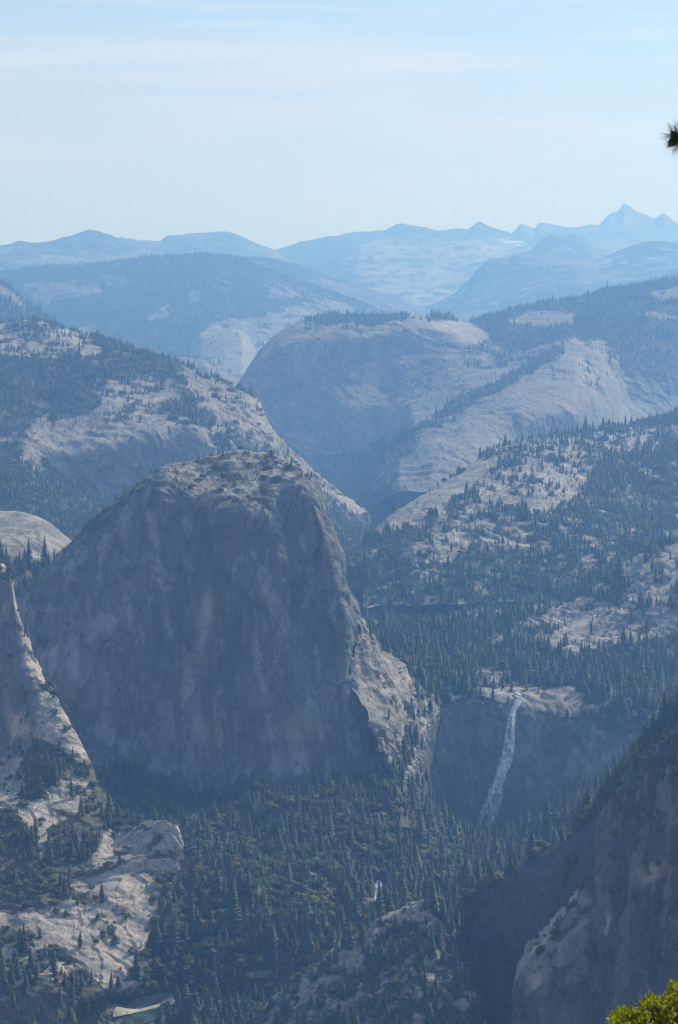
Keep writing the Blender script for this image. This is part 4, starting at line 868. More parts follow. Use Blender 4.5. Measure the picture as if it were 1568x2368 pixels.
def oak_geo(seed, blobs=9, leaves=70, flat=0.8):
    r_ = np.random.default_rng(seed)
    V, F = [], []
    iv, jf = icosphere(1)
    def add(v, f):
        b = sum(len(x) for x in V); V.append(v); F.append(f + b)
    for k in range(blobs):
        a = r_.uniform(0, 2 * np.pi); rad = 0.30 * np.sqrt(r_.uniform(0, 1)) if k else 0
        s = r_.uniform(0.15, 0.25) if k else 0.30
        c = np.array([rad * np.cos(a), rad * np.sin(a), 0.50 + r_.uniform(-0.22, 0.28) * (1 - rad)])
        lump = 1 + 0.25 * r_.uniform(-1, 1, (len(iv), 1))
        add(c + iv * lump * s * np.array([0.82, 0.82, 0.82 * flat]), jf.copy())
        d = r_.normal(size=(leaves, 3)); d /= np.linalg.norm(d, axis=1, keepdims=True)
        p = c + d * s * np.array([1, 1, flat]) * r_.uniform(0.78, 1.15, (leaves, 1))
        t1 = r_.normal(size=(leaves, 3)); t1 -= (t1 * d).sum(1, keepdims=True) * d * 0.6; t1 /= np.linalg.norm(t1, axis=1, keepdims=True)
        t2 = np.cross(d, t1); sz = r_.uniform(0.022, 0.045, (leaves, 1))
        q = np.concatenate([p - t1 * sz, p + t2 * sz * 0.8, p + t1 * sz, p - t2 * sz * 0.8])
        n = leaves; i = np.arange(n)
        add(q, np.concatenate([np.stack([i, i + n, i + 2 * n], 1), np.stack([i, i + 2 * n, i + 3 * n], 1)]))
    return np.concatenate(V), np.concatenate(F)

def oak_trunk():
    V, F = trunk_geo(0.45, 0.03, 6, 0.5)
    Vs, Fs = [V], [F]
    for a in (0.4, 2.4, 4.4):
        v, f = trunk_geo(0.34, 0.016, 5, 0.4)
        v2 = v.copy(); v2[:, 0] += v[:, 2] * 0.7 * math.cos(a); v2[:, 1] += v[:, 2] * 0.7 * math.sin(a); v2[:, 2] = v[:, 2] * 0.75 + 0.25
        Fs.append(f + sum(len(x) for x in Vs)); Vs.append(v2)
    return np.concatenate(Vs), np.concatenate(Fs)

LIB = bpy.data.collections.new('tree_models')       # source shapes for the forests; not placed in the scene
def lib(kind, variants):
    c = bpy.data.collections.new(kind)
    for i, (v, f, tv, tf, ml, mt) in enumerate(variants):
        me = mesh_np(kind, np.concatenate([v, tv]), [f, tf + len(v)], [ml, mt], np.concatenate([np.zeros(len(f)), np.ones(len(tf))]))
        o = bpy.data.objects.new('%s_%d' % (kind, i), me); c.objects.link(o)
    return c
tv, tf = trunk_geo(0.95)
CONS = [conifer_geo(s, 15, 7, rr, bb, 0.05, dr) for s, rr, bb, dr in ((1, .17, .06, .25), (2, .145, .10, .35), (3, .19, .05, .2), (4, .12, .16, .4), (5, .16, .08, .3))]
CON_LO = [conifer_geo(s, 8, 5, rr, bb, 0.0, .3) for s, rr, bb in ((11, .17, .05), (12, .14, .08), (13, .19, .04))]
DEADS = [conifer_geo(s, 12, 5, .11, .15, 0.35, .2) for s in (21, 22)]
ov, of = oak_trunk()
OAKS = [oak_geo(s) for s in (31, 32, 33, 34)]
C_CON = lib('conifer', [(v, f, tv, tf, M_CONIFER, M_BARK) for v, f in CONS])
C_LOW = lib('far_conifer', [(v, f, tv, tf, M_CONIFER, M_BARK) for v, f in CON_LO])
C_DEAD = lib('dead_conifer', [(v, f, tv, tf, M_DEAD, M_GREYWOOD) for v, f in DEADS])
C_OAK = lib('oak', [(v, f, ov, of, M_OAK, M_BARK) for v, f in OAKS])

def scatter_tree_group(name, coll, label, P, S, A, I):
    """one stand of trees: a cloud of points, each carrying a tree"""
    me = bpy.data.meshes.new(name)
    me.vertices.add(len(P)); me.vertices.foreach_set('co', P.astype(np.float32).ravel())
    for nm, ty, val in (('size', 'FLOAT_VECTOR', S), ('turn', 'FLOAT_VECTOR', A)):
        a = me.attributes.new(nm, ty, 'POINT'); a.data.foreach_set('vector', val.astype(np.float32).ravel())
    a = me.attributes.new('pick', 'INT', 'POINT'); a.data.foreach_set('value', I.astype(np.int32))
    me.update()
    o = obj(name, me, kind='stuff', label=label)
    ng = bpy.data.node_groups.new(name, 'GeometryNodeTree')
    ng.interface.new_socket('Geometry', in_out='INPUT', socket_type='NodeSocketGeometry')
    ng.interface.new_socket('Geometry', in_out='OUTPUT', socket_type='NodeSocketGeometry')
    n, l = ng.nodes, ng.links
    gi, go = n.new('NodeGroupInput'), n.new('NodeGroupOutput')
    ci = n.new('GeometryNodeCollectionInfo'); ci.inputs['Collection'].default_value = coll
    ci.inputs['Separate Children'].default_value = True; ci.inputs['Reset Children'].default_value = True
    ip = n.new('GeometryNodeInstanceOnPoints'); ip.inputs['Pick Instance'].default_value = True
    def at(nm, ty):
        x = n.new('GeometryNodeInputNamedAttribute'); x.data_type = ty; x.inputs['Name'].default_value = nm
        return [s for s in x.outputs if s.name == 'Attribute' and s.enabled][0]
    l.new(gi.outputs[0], ip.inputs['Points']); l.new(ci.outputs[0], ip.inputs['Instance'])
    l.new(at('pick', 'INT'), ip.inputs['Instance Index'])
    l.new(at('turn', 'FLOAT_VECTOR'), ip.inputs['Rotation']); l.new(at('size', 'FLOAT_VECTOR'), ip.inputs['Scale'])
    l.new(ip.outputs[0], go.inputs[0])
    md = o.modifiers.new('trees', 'NODES'); md.node_group = ng
    return o

# ------------------------------------------------------------------ planting
CELL = 3.0
ZW, ZH = int(1800 / CELL), int(2640 / CELL)
zb = np.full((ZH, ZW), 1e9)
for L in LAND:
    x, y = to_px(L['G']); d = L['G'][..., 1]
    xi = ((x.ravel() + 116) / CELL).astype(int); yi = ((y.ravel() + 100) / CELL).astype(int)
    ok = (xi >= 0) & (xi < ZW) & (yi >= 0) & (yi < ZH)
    np.minimum.at(zb, (yi[ok], xi[ok]), d.ravel()[ok])
# close pinholes
zc = zb.copy()
for dy in (-1, 0, 1):
    for dx in (-1, 0, 1):
        s = np.roll(np.roll(zb, dy, 0), dx, 1)
        zc = np.where(zb > 1e8, np.minimum(zc, s), zc)
zb = zc
def visible(P, h):
    v = np.zeros(len(P), bool)
    for q in (0.35, 0.7, 1.0):
        Q = P.copy(); Q[:, 2] += h * q
        x, y = to_px(Q)
        xi = np.clip(((x + 116) / CELL).astype(int), 0, ZW - 1); yi = np.clip(((y + 100) / CELL).astype(int), 0, ZH - 1)
        v |= (Q[:, 1] < zb[yi, xi] * 1.004 + 6) & (x > -8) & (x < 1576) & (y > -8) & (y < 2375)
    return v

ALL = []
for li, L in enumerate(LAND):
    if not L['plant']: continue
    rng = np.random.default_rng(1000 + L['seed'])
    G = L['G'][max(0, L['front'] - 60):]; Vv = L['V'][max(0, L['front'] - 60):]; Ok = L['OK'][max(0, L['front'] - 60):]
    a, b, c, d = G[:-1, :-1], G[1:, :-1], G[1:, 1:], G[:-1, 1:]
    cr = np.cross(c - a, d - b) * 0.5
    area = np.abs(cr[..., 2])
    nz = area / (np.linalg.norm(cr, axis=-1) + 1e-9)
    v = Vv[:-1, :-1]
    ctr = (a + c) / 2
    lam = area * L['dens'] * v * smooth(L['steep'] - 0.12, L['steep'] + 0.1, nz) * (0.35 + 1.1 * smooth(-.35, .35, fbm(ctr, 42, 3, 5)))
    ox, oy = to_px(ctr)
    lam[(ox < -70) | (ox > 1640) | (oy > 2440)] = 0
    k = rng.poisson(np.clip(lam, 0, 6))
    ii, jj = np.nonzero(k)
    rep = k[ii, jj]; ii = np.repeat(ii, rep); jj = np.repeat(jj, rep)
    if not len(ii): continue
    u = rng.random((len(ii), 1)); w = rng.random((len(ii), 1))
    P = (G[ii, jj] * (1 - u) + G[ii, jj + 1] * u) * (1 - w) + (G[ii + 1, jj] * (1 - u) + G[ii + 1, jj + 1] * u) * w
    ok_ = Ok[ii, jj]
    vv = Vv[ii, jj]
    r = rng.random(len(P))
    cl = fbm(P, 30, 2, 9) * 0.35
    kind = np.where(r < L['dead'], 2, np.where(rng.random(len(P)) + cl < ok_ , 1, 0))
    kind[(ok_ < 0.01) & (kind == 1)] = 0
    h = L['h'] * np.exp(rng.normal(0, 0.33, len(P)) + 0.25 * fbm(P, 70, 2, 12)) * (0.72 + 0.28 * vv)
    h = np.where(kind == 1, np.clip(h * rng.uniform(0.45, 0.9, len(P)), 3, 15), h)
    if L['oak'] > 0.5: h = np.where(kind == 1, L['h'] * rng.uniform(0.35, 0.85, len(P)), h * 1.25)
    if L['seed'] == 21: h = h * np.where(P[:, 2] > -190, 0.6, 1.25)
    P[:, 2] -= 0.03 * h
    n_all = len(P)
    px_, _ = to_px(P)
    for kk in range(3):
        m = kind == kk
        if m.sum():
            vis = visible(P[m], h[m])
            keep = vis | (rng.random(m.sum()) < 0.35)
            ALL.append(dict(kind=kk, L=L, P=P[m][keep], h=h[m][keep], vis=vis[keep]))

KN = ('conifer', 'oak', 'dead')
NAMES = ('conifer_tree', 'oak_tree', 'dead_conifer')
MAXI = (300, 300, 60)
size_all = [[], [], []]
for g in ALL:
    s = g['h'] / g['P'][:, 1] * np.where(g['vis'], 1, 0)
    g['s'] = s; size_all[g['kind']].append(s)
cut = []
for kk in range(3):
    s = np.sort(np.concatenate(size_all[kk]))[::-1] if size_all[kk] else np.array([0])
    cut.append(s[min(MAXI[kk], len(s) - 1)])

# parts shared by the individually built trees
def part_meshes(geos, ml):
    return [mesh_np('crown', v, f, [ml]) for v, f in geos]
ME_CROWN = [part_meshes(CONS, M_CONIFER), part_meshes(OAKS, M_OAK), part_meshes(DEADS, M_DEAD)]
ME_TRUNK = [mesh_np('trunk', tv, tf, [M_BARK]), mesh_np('trunk', ov, of, [M_BARK]), mesh_np('trunk', tv, tf, [M_GREYWOOD])]
GROUPS = ('conifers picked out at the near edge of the forest', 'round oaks and brush on the near slopes', 'dead brown conifers among the living')
MARKS = [(95, 2300, 'the conifers in the bottom left corner'), (180, 2170, 'the cream granite slabs at lower left'), (330, 1950, 'the rounded rock knob at lower left'), (60, 2040, 'the bushy slope at the left edge'),
         (70, 1830, 'the pale boulder field at the left edge'), (180, 1850, 'the brushy ledges under the left cliff'), (110, 1600, 'the sunlit crest of the left cliff'), (340, 2330, 'the sandy pool bank'),
         (500, 2300, 'the forest right of the sandy bank'), (480, 2120, 'the forest right of the cream slabs'), (620, 2200, 'the deep forest in the lower middle'), (820, 2230, 'the pale ledge in the lower middle'),
         (700, 2310, 'the rocky slope at bottom centre'), (950, 2110, 'the top slab of the rocky spur'), (900, 2310, 'the brush at bottom centre right'), (1030, 2250, 'the dark gully foot'), (1040, 2120, 'the near end of the dark ridge'),
         (1250, 1980, 'the crest of the dark ridge'), (1450, 1800, 'the steep tree line beside the near cliff'), (1540, 1680, 'the top of the near cliff'), (1290, 2160, 'the sunlit ramp of the near cliff'), (870, 2060, 'the white river rapids'),
         (700, 1950, 'the forest below the great dome'), (950, 2000, 'the forest left of the waterfall foot'), (1150, 2010, 'the forest below the waterfall'), (540, 1080, 'the top of the great dome'), (200, 1230, 'the left shoulder of the great dome')]
ADJ = (('slender dark green conifer', 'tall dark green conifer', 'broad dark green conifer'), ('low round olive shrub', 'round dark olive oak', 'large round green oak'), ('thin rust-brown dead conifer', 'rust-brown dead conifer', 'tall rust-brown dead conifer'))
def tree_label(kk, x, y, h, lo, hi):
    m = min(MARKS, key=lambda q: (q[0] - x) ** 2 + (q[1] - y) ** 2)
    dx, dy = x - m[0], y - m[1]
    r = math.hypot(dx, dy)
    if r < 18: where = 'right in the middle of'
    else:
        near = 'close' if r < 55 else 'far'
        v = '' if abs(dy) < 0.4 * abs(dx) else ('above' if dy < 0 else 'below')
        s = '' if abs(dx) < 0.4 * abs(dy) else ('left' if dx < 0 else 'right')
        where = (near + ' ') * (v == '' or s == '') + {('above', ''): 'above', ('below', ''): 'below', ('', 'left'): 'left of', ('', 'right'): 'right of', ('above', 'left'): 'above and left of', ('above', 'right'): 'above and right of', ('below', 'left'): 'below and left of', ('below', 'right'): 'below and right of'}[(v, s)]
    a = ADJ[kk][0 if h < lo else (1 if h < hi else 2)]
    t = '%s %s %s' % (a, where, m[2])
    if len(t.split()) > 16: t = t.replace('far ', '').replace('close ', '').replace(' conifer ', ' pine ')
    if len(t.split()) > 16: t = ' '.join(t.split()[1:])
    if len(t.split()) > 16: t = t.replace('above and ', 'upper ').replace('below and ', 'lower ')
    return t
made = [0, 0, 0]
for g in ALL:
    kk, L = g['kind'], g['L']
    rng = np.random.default_rng(77 + L['seed'] * 5 + kk)
    n = len(g['P'])
    if kk == 1: wd = g['h'] * rng.uniform(1.0, 1.5, n)
    else: wd = g['h'] * rng.uniform(1.05, 1.9, n)
    if kk == 2: wd *= 0.85
    S = np.stack([wd, wd, g['h']], 1)
    A = np.stack([rng.normal(0, 0.03, n), rng.normal(0, 0.03, n), rng.uniform(0, 6.28, n)], 1)
    nv = len(ME_CROWN[kk]); I = rng.integers(0, nv, n)
    ind = g['s'] > cut[kk]
    far = L['G'][L['front']:, :, 1].mean() > 5200
    if (~ind).any():
        q = ~ind
        coll = (C_LOW if far else C_CON) if kk == 0 else (C_OAK if kk == 1 else C_DEAD)
        nm = ('conifer_forest', 'oak_brush', 'dead_conifers')[kk]
        lb = ('dark conifer forest covering ', 'round olive oaks and brush covering ', 'scattered brown dead conifers on ')[kk] + {'v': 'the '}.get(L['label'][0], 'the ') + ' '.join(L['label'].split()[:8]).rstrip(',')
        scatter_tree_group(nm, coll, lb, g['P'][q], S[q], A[q], I[q] % (3 if (far and kk == 0) else nv))
    lo, hi = np.percentile(g['h'][ind], [33, 66]) if ind.any() else (0, 0)
    for i in np.nonzero(ind)[0]:
        x, y = to_px(g['P'][i:i + 1]); 
        t = bpy.data.objects.new(NAMES[kk], None); COL.objects.link(t)
        t.location = g['P'][i]; t.rotation_euler = A[i]; t.scale = S[i]
        t.empty_display_size = 0.1
        t['label'] = tree_label(kk, x[0], y[0], g['h'][i], lo, hi); t['category'] = ('conifer', 'oak', 'dead tree')[kk]; t['group'] = GROUPS[kk]
        for pn, me in (('crown', ME_CROWN[kk][I[i]]), ('trunk', ME_TRUNK[kk])):
            p = bpy.data.objects.new(pn, me); COL.objects.link(p); p.parent = t
        made[kk] += 1
print('trees', [sum(len(g['P']) for g in ALL if g['kind'] == k) for k in range(3)], 'single', made)

def land_at(lname_idx, px, py):
    """nearest grid point of a land record to an image position"""
    G = LAND[lname_idx]['G'][LAND[lname_idx]['front']:]
    x, y = to_px(G); k = np.argmin((x - px) ** 2 + (y - py) ** 2)
    return G.reshape(-1, 3)[k]
def L_of(seed): return [i for i, L in enumerate(LAND) if L['seed'] == seed][0]

# ------------------------------------------------------------------ waterfall
def waterfall():
    m, n, l, out = nt('falling_water')
    geo = n.new('ShaderNodeNewGeometry')
    s1 = noise(n, l, geo.outputs['Position'], 1.7, 5, (1, 1, 14), 0.65, (0, R(14), 0))
    s2 = noise(n, l, geo.outputs['Position'], 5.0, 5, (1, 1, 7), 0.65, (0, R(14), 0))
    at = n.new('ShaderNodeAttribute'); at.attribute_name = 'edge'
    mm = n.new('ShaderNodeMath'); mm.operation = 'ADD'; l.new(s1, mm.inputs[0]); l.new(s2, mm.inputs[1])
    m2 = n.new('ShaderNodeMath'); m2.operation = 'SUBTRACT'; l.new(mm.outputs[0], m2.inputs[0]); l.new(at.outputs['Fac'], m2.inputs[1])
    fac = ramp(n, l, m2.outputs[0], 0.72, 1.16)
    b = n.new('ShaderNodeBsdfPrincipled'); b.inputs['Base Color'].default_value = (0.78, 0.80, 0.82, 1); b.inputs['Roughness'].default_value = 0.5
    t = n.new('ShaderNodeBsdfTransparent')
    mx = n.new('ShaderNodeMixShader'); l.new(fac, mx.inputs['Fac']); l.new(t.outputs[0], mx.inputs[1]); l.new(b.outputs[0], mx.inputs[2])
    l.new(mx.outputs[0], out.inputs['Surface'])
    # left edge, right edge, distance, per height
    prof = [(1191, 1204, 1620, 3600), (1184, 1200, 1631, 3596), (1179, 1194, 1640, 3594), (1178, 1191, 1648, 3592), (1171, 1192, 1660, 3588), (1167, 1192, 1685, 3580), (1160, 1192, 1727, 3570), (1153, 1188, 1757, 3562), (1147, 1182, 1778, 3556), (1130, 1168, 1820, 3547), (1122, 1169, 1838, 3543), (1107, 1160, 1872, 3537), (1094, 1146, 1912, 3528), (1090, 1142, 1935, 3522)]
    pr = np.array(prof, float)
    ys = np.linspace(pr[0, 2], pr[-1, 2], 150)
    lx, rx, dd = (np.interp(ys, pr[:, 2], pr[:, j]) for j in (0, 1, 3))
    nu = 28; V = []; E = []
    for i, y in enumerate(ys):
        for j in range(nu):
            u = j / (nu - 1)
            x = lx[i] + (rx[i] - lx[i]) * u
            bulge = math.sin(u * math.pi) * 5
            V.append((x, y, dd[i] - 13 - bulge))
            gap = 0.20 * math.exp(-((u - 0.5) / 0.24) ** 2) * (1 if (y < 1755 or y > 1835) else 0.3) * (y > 1655)       # thinner water between the two strands
            E.append(0.55 * (abs(2 * u - 1) ** 4) + gap + (-0.3 if y < 1655 else 0) - 0.10 + 0.10 * smooth(1700, 1920, y))
    V = np.array(V); W = world_pt(V[:, 0], V[:, 1], V[:, 2])
    W[:, 1] += fbm(W, 9, 3, 301, (1, 1, 7)) * 1.0
    W[:, 0] += fbm(W, 14, 3, 303, (1, 1, 2)) * 1.4
    idx = np.arange(len(ys) * nu).reshape(len(ys), nu)
    F = np.stack([idx[:-1, :-1].ravel(), idx[1:, :-1].ravel(), idx[1:, 1:].ravel(), idx[:-1, 1:].ravel()], 1)
    me = mesh_np('falling_water', W, F, [m], smooth_=True)
    a = me.attributes.new('edge', 'FLOAT', 'POINT'); a.data.foreach_set('value', np.array(E, np.float32))
    obj('waterfall', me, label='tall white waterfall spreading down the shaded cliff', category='waterfall')
waterfall()

# ------------------------------------------------------------------ river, pool, sand bank, snow
def drape(seed_land, off=2.0):
    def f(X, Yy):
        Lr = LAND[L_of(seed_land)]; G = Lr['G'][Lr['front']:]
        x, y = to_px(G); m = (x > X.min() - 8) & (x < X.max() + 8) & (y > Yy.min() - 8) & (y < Yy.max() + 8)
        gx, gy, gd = x[m], y[m], G[m][:, 1]
        out = np.empty(X.size)
        for i, (a, b) in enumerate(zip(X.ravel(), Yy.ravel())):
            w = (gx - a) ** 2 + (gy - b) ** 2
            k = np.argpartition(w, 12)[:12]; out[i] = gd[k].mean()
        return out.reshape(X.shape) - off
    return f
def sheet(name, outline, d_of, mat, label, kind='structure', lift=0.6, sub=40, cat=None, rough=0.4, seed=0, land=None):
    xs = [p[0] for p in outline]; ys = [p[1] for p in outline]
    nx = sub; ny = max(8, int(sub * (max(ys) - min(ys)) / (max(xs) - min(xs)) * 2))
    X, Y_ = np.meshgrid(np.linspace(min(xs), max(xs), nx), np.linspace(min(ys), max(ys), ny))
    ins = in_poly(X, Y_, outline)
    Wp = world_pt(X, Y_, d_of(X, Y_))
    Wp[..., 2] += fbm(Wp.reshape(-1, 3), 12, 3, seed).reshape(X.shape) * rough
    idx = np.arange(X.size).reshape(X.shape)
    F = np.stack([idx[:-1, :-1].ravel(), idx[1:, :-1].ravel(), idx[1:, 1:].ravel(), idx[:-1, 1:].ravel()], 1)
    k = (ins[:-1, :-1] & ins[1:, :-1] & ins[1:, 1:] & ins[:-1, 1:]).ravel()
    me = mesh_np(name, Wp.reshape(-1, 3), F[k], [mat], smooth_=True)
    o = obj(name, me, label=label)
    if cat: o['category'] = cat
    if kind: o['kind'] = kind
    return o
M_SAND = plain_mat('sand', (0.72, 0.64, 0.50), (0.60, 0.54, 0.43), 5.0, 0.9)
M_POOL = plain_mat('green_pool_water', (0.045, 0.075, 0.035), (0.03, 0.055, 0.03), 8.0, 0.12, 0.05, spec=0.5)
M_SNOW = plain_mat('snow', (0.85, 0.87, 0.9), (0.8, 0.82, 0.85), 60.0, 0.5)
M_FOAM = plain_mat('white_water', (0.85, 0.86, 0.86), (0.35, 0.38, 0.38), 2.5, 0.3)
Zp = world_pt(330, 2334, 2530)[2]
def flat_d(z):
    def f(X, Yy):
        # distance at which the sight line meets the level z
        b = (CY - Yy) / FPX; cp, sp = math.cos(PITCH), math.sin(PITCH)
        return z * (cp - b * sp) / (sp + b * cp)
    return f
sheet('sand', [(261, 2336), (270, 2326), (284, 2328), (300, 2331), (322, 2332), (342, 2326), (369, 2319), (388, 2308), (396, 2304), (406, 2311), (407, 2321), (354, 2331), (301, 2344), (274, 2349), (260, 2352)], drape(23, 3.5), M_SAND, 'pale sandy bank beside the green pool at bottom left', sub=70, rough=0.2)
sheet('water', [(285, 2352), (301, 2345), (354, 2332), (407, 2322), (430, 2322), (430, 2338), (380, 2354), (310, 2372), (275, 2372)], drape(23, 3.0), M_POOL, 'dark green pool below the sandy bank', sub=50, rough=0.0)
sheet('water', [(1188, 1606), (1194, 1599), (1203, 1603), (1208, 1612), (1206, 1624), (1196, 1628), (1190, 1624), (1198, 1614)], drape(19, 5.0), M_FOAM, 'white river rushing to the lip of the waterfall', sub=26, rough=0.3)
_rv = [(y_, land_at(L_of(23), 873, y_)[1]) for y_ in (2025, 2045, 2065, 2085, 2100)]
def river_d(X, Yy): return np.interp(Yy, [q[0] for q in _rv], [q[1] for q in _rv]) - 6
sheet('water', [(873, 2034), (885, 2028), (884, 2048), (880, 2062), (876, 2078), (869, 2090), (864, 2078), (868, 2066), (864, 2050)], river_d, M_FOAM, 'white rapids glimpsed between the trees in the valley', sub=26, rough=0.8)
def far_d(X, Yy): return 22300 + (570 - Yy) * 60
g0 = LAND[L_of(3)]['G']
for pts, lb in (([(1154, 551), (1164, 551), (1163, 556), (1155, 556)], 'tiny snow patch left of the long one on the far crest'), ([(1163, 556), (1190, 555), (1210, 557), (1216, 561), (1185, 562), (1166, 560)], 'long thin snow patch below the far crest'), ([(1190, 565), (1206, 565), (1207, 569), (1192, 569)], 'short snow patch under the long one on the far crest')):
    c = land_at(L_of(3), pts[0][0] + 15, pts[0][1] + 5)
    dd = c[1] * 0.985 - 6225
    o = sheet('snow_patch', pts, lambda X, Yy, dd=dd: dd + (558 - Yy) * 20, M_SNOW, lb, kind=None, sub=24, rough=5, cat='snow patch'); o['group'] = 'snow patches on the far crest'

# ------------------------------------------------------------------ boulders
def boulder_mesh(seed):
    r_ = np.random.default_rng(seed)
    v, f = icosphere(1)
    for _ in range(9):                          # chop flat facets
        nrm = r_.normal(size=3); nrm /= np.linalg.norm(nrm); dlim = r_.uniform(0.5, 0.85)
        dd = v @ nrm; m = dd > dlim
        v = v - np.outer(np.where(m, dd - dlim, 0), nrm)
    v = v * np.array([1, r_.uniform(0.7, 1), r_.uniform(0.55, 0.85)])
    return mesh_np('boulder', v, f, [M_BOULDER])
BM = [boulder_mesh(s) for s in range(6)]
C_BLD = bpy.data.collections.new('boulder_models')
for i, me in enumerate(BM): C_BLD.objects.link(bpy.data.objects.new('boulder_%d' % i, me))
def boulders(seed_land, poly, n, s0, s1, label, nb, blabel, gname, rs):
    rng = np.random.default_rng(rs)
    Lr = LAND[L_of(seed_land)]; G = Lr['G'][Lr['front']:]
    x, y = to_px(G); m = in_poly(x, y, poly)
    P = G[m]
    if not len(P): return
    P = P[rng.integers(0, len(P), n)] + rng.normal(0, 1.0, (n, 3)) * np.array([1, 1, 0])
    s = s0 + (s1 - s0) * rng.random(n) ** 3
    order = np.argsort(-s); P, s = P[order], s[order]
    A = rng.uniform(0, 6.28, (n, 3)) * np.array([0.1, 0.1, 1]); I = rng.integers(0, len(BM), n)
    scatter_tree_group('talus', C_BLD, label, P[nb:], np.repeat(s[nb:, None], 3, 1), A[nb:], I[nb:])
    for i in range(nb):
        xx, yy = to_px(P[i:i + 1])
        o = obj('boulder', BM[I[i]], loc=P[i], category='boulder', group=gname)
        third = ('near the top', 'halfway down', 'near the foot')[min(2, int(3 * (yy[0] - min(p[1] for p in poly)) / (max(p[1] for p in poly) - min(p[1] for p in poly))))]
        sz = ('largest', 'second largest', 'third largest')[i] if i < 3 else ('big' if i < nb / 2 else 'smaller')
        o['label'] = '%s pale boulder %s of %s' % (sz, third, blabel)
        o.rotation_euler = A[i]; o.scale = (s[i],) * 3
boulders(20, [(990, 1600), (1018, 1612), (1012, 1660), (990, 1700), (980, 1760), (960, 1830), (925, 1840), (940, 1780), (958, 1720), (972, 1660)], 700, 0.5, 4.2, 'pale rubble streaming down the gully', 24, 'the rubble gully by the waterfall cliff', 'boulders in the rubble gully', 5)
boulders(24, [(-60, 1745), (45, 1742), (60, 1760), (60, 1850), (110, 1860), (60, 1885), (-60, 1860)], 800, 0.4, 2.6, 'pale boulder field at the left edge', 16, 'the boulder field at the left edge', 'boulders at the left edge', 6)
boulders(19, [(1160, 1550), (1203, 1550), (1208, 1592), (1120, 1612), (1100, 1600)], 200, 0.5, 2.6, 'pale boulders along the river above the waterfall', 8, 'the riverbed above the waterfall', 'boulders above the waterfall', 7)

# ------------------------------------------------------------------ foreground shrub and pine twig
def shrub():
    root = bpy.data.objects.new('manzanita_shrub', None); COL.objects.link(root)
    base = world_pt(1570, 2470, 12.0); root.location = base
    root['label'] = 'bright yellow-green leafy shrub close to the camera in the bottom right corner'; root['category'] = 'shrub'
    rng = np.random.default_rng(5)
    m = leaf_mat('shrub_leaf', (0.20, 0.19, 0.015), (0.13, 0.135, 0.018), None, 0.4, 0.035)
    mt = plain_mat('shrub_twig', (0.16, 0.07, 0.045), (0.10, 0.05, 0.03), 0.02)
    # twig ends, in frame units, on a lumpy mound; each ends in a rosette of leaves
    tips = []
    for _ in range(620):
        a = rng.uniform(0, 1); x = 1400 + 330 * a
        top = np.interp(x, [1400, 1412, 1430, 1445, 1470, 1483, 1500, 1510, 1525, 1545, 1555, 1568, 1600, 1660, 1730], [2362, 2340, 2322, 2318, 2330, 2308, 2305, 2290, 2300, 2292, 2264, 2268, 2262, 2290, 2340])
        y = top + 6 + abs(rng.normal(0, 60)); dpt = 12.0 + rng.normal(0, 0.25)
        tips.append((x, y, dpt))
    V, F, TV, TF = [], [], [], []
    nv = 0; ntv = 0
    for (x, y, d) in tips:
        p = world_pt(x, y, d) - base
        up = np.array([rng.normal(0, .3), rng.normal(0, .3), 1.0]); up /= np.linalg.norm(up)
        for k in range(rng.integers(6, 10)):
            a = rng.uniform(0, 6.28); tilt = rng.uniform(0.2, 1.3)
            side = np.array([math.cos(a), math.sin(a), 0.0])
            dr = up * math.cos(tilt) + side * math.sin(tilt); dr /= np.linalg.norm(dr)
            w = np.cross(dr, rng.normal(size=3)); w /= np.linalg.norm(w)
            ln = rng.uniform(0.018, 0.030); wd = ln * 0.33
            q = p + up * rng.uniform(-0.03, 0.01)
            nrm = np.cross(dr, w)
            pts = [q, q + dr * ln * .3 + w * wd * .8, q + dr * ln * .7 + w * wd * .8, q + dr * ln, q + dr * ln * .7 - w * wd * .8, q + dr * ln * .3 - w * wd * .8, q + dr * ln * .5 - nrm * ln * 0.06]
            V += pts; F += [(nv + 6, nv + i, nv + (i + 1) % 6) for i in range(6)]; nv += 7
        # twig down towards the base
        b0 = p * 0.25; sd = np.array([0.0015, 0, 0]); s2 = np.array([0, 0.0015, 0])
        TV += [p + sd, p - sd, p + s2, b0 + sd * 3, b0 - sd * 3, b0 + s2 * 3]
        TF += [(ntv, ntv + 1, ntv + 4, ntv + 3), (ntv + 1, ntv + 2, ntv + 5, ntv + 4), (ntv + 2, ntv, ntv + 3, ntv + 5)]; ntv += 6
    obj('leaves', mesh_np('leaves', np.array(V), np.array(F), [m], smooth_=True), root)
    obj('twigs', mesh_np('twigs', np.array(TV), np.array(TF), [mt]), root)
    # the ledge it grows from, just below the frame
    n = 60
    X, Yg = np.meshgrid(np.linspace(-3, 6, n), np.linspace(8, 16, n))
    Z = base[2] - 0.55 - 0.10 * np.abs(Yg - 12) ** 1.5 + fbm(np.stack([X, Yg, X * 0], -1).reshape(-1, 3), 1.2, 4, 3).reshape(X.shape) * 0.12 - 0.45 * np.maximum(0, 1.2 - X) - np.maximum(0, 12.3 - Yg) * 0.2
    Z = np.minimum(Z, base[2] - 0.35)
    idx = np.arange(n * n).reshape(n, n)
    Fg = np.stack([idx[:-1, :-1].ravel(), idx[:-1, 1:].ravel(), idx[1:, 1:].ravel(), idx[1:, :-1].ravel()], 1)
    top = np.stack([X, Yg, Z], -1).reshape(-1, 3)
    obj('rock_ledge', mesh_np('rock_ledge', top, Fg, [M_BOULDER], smooth_=True), kind='structure', label='granite ledge below the frame that carries the shrub')
shrub()

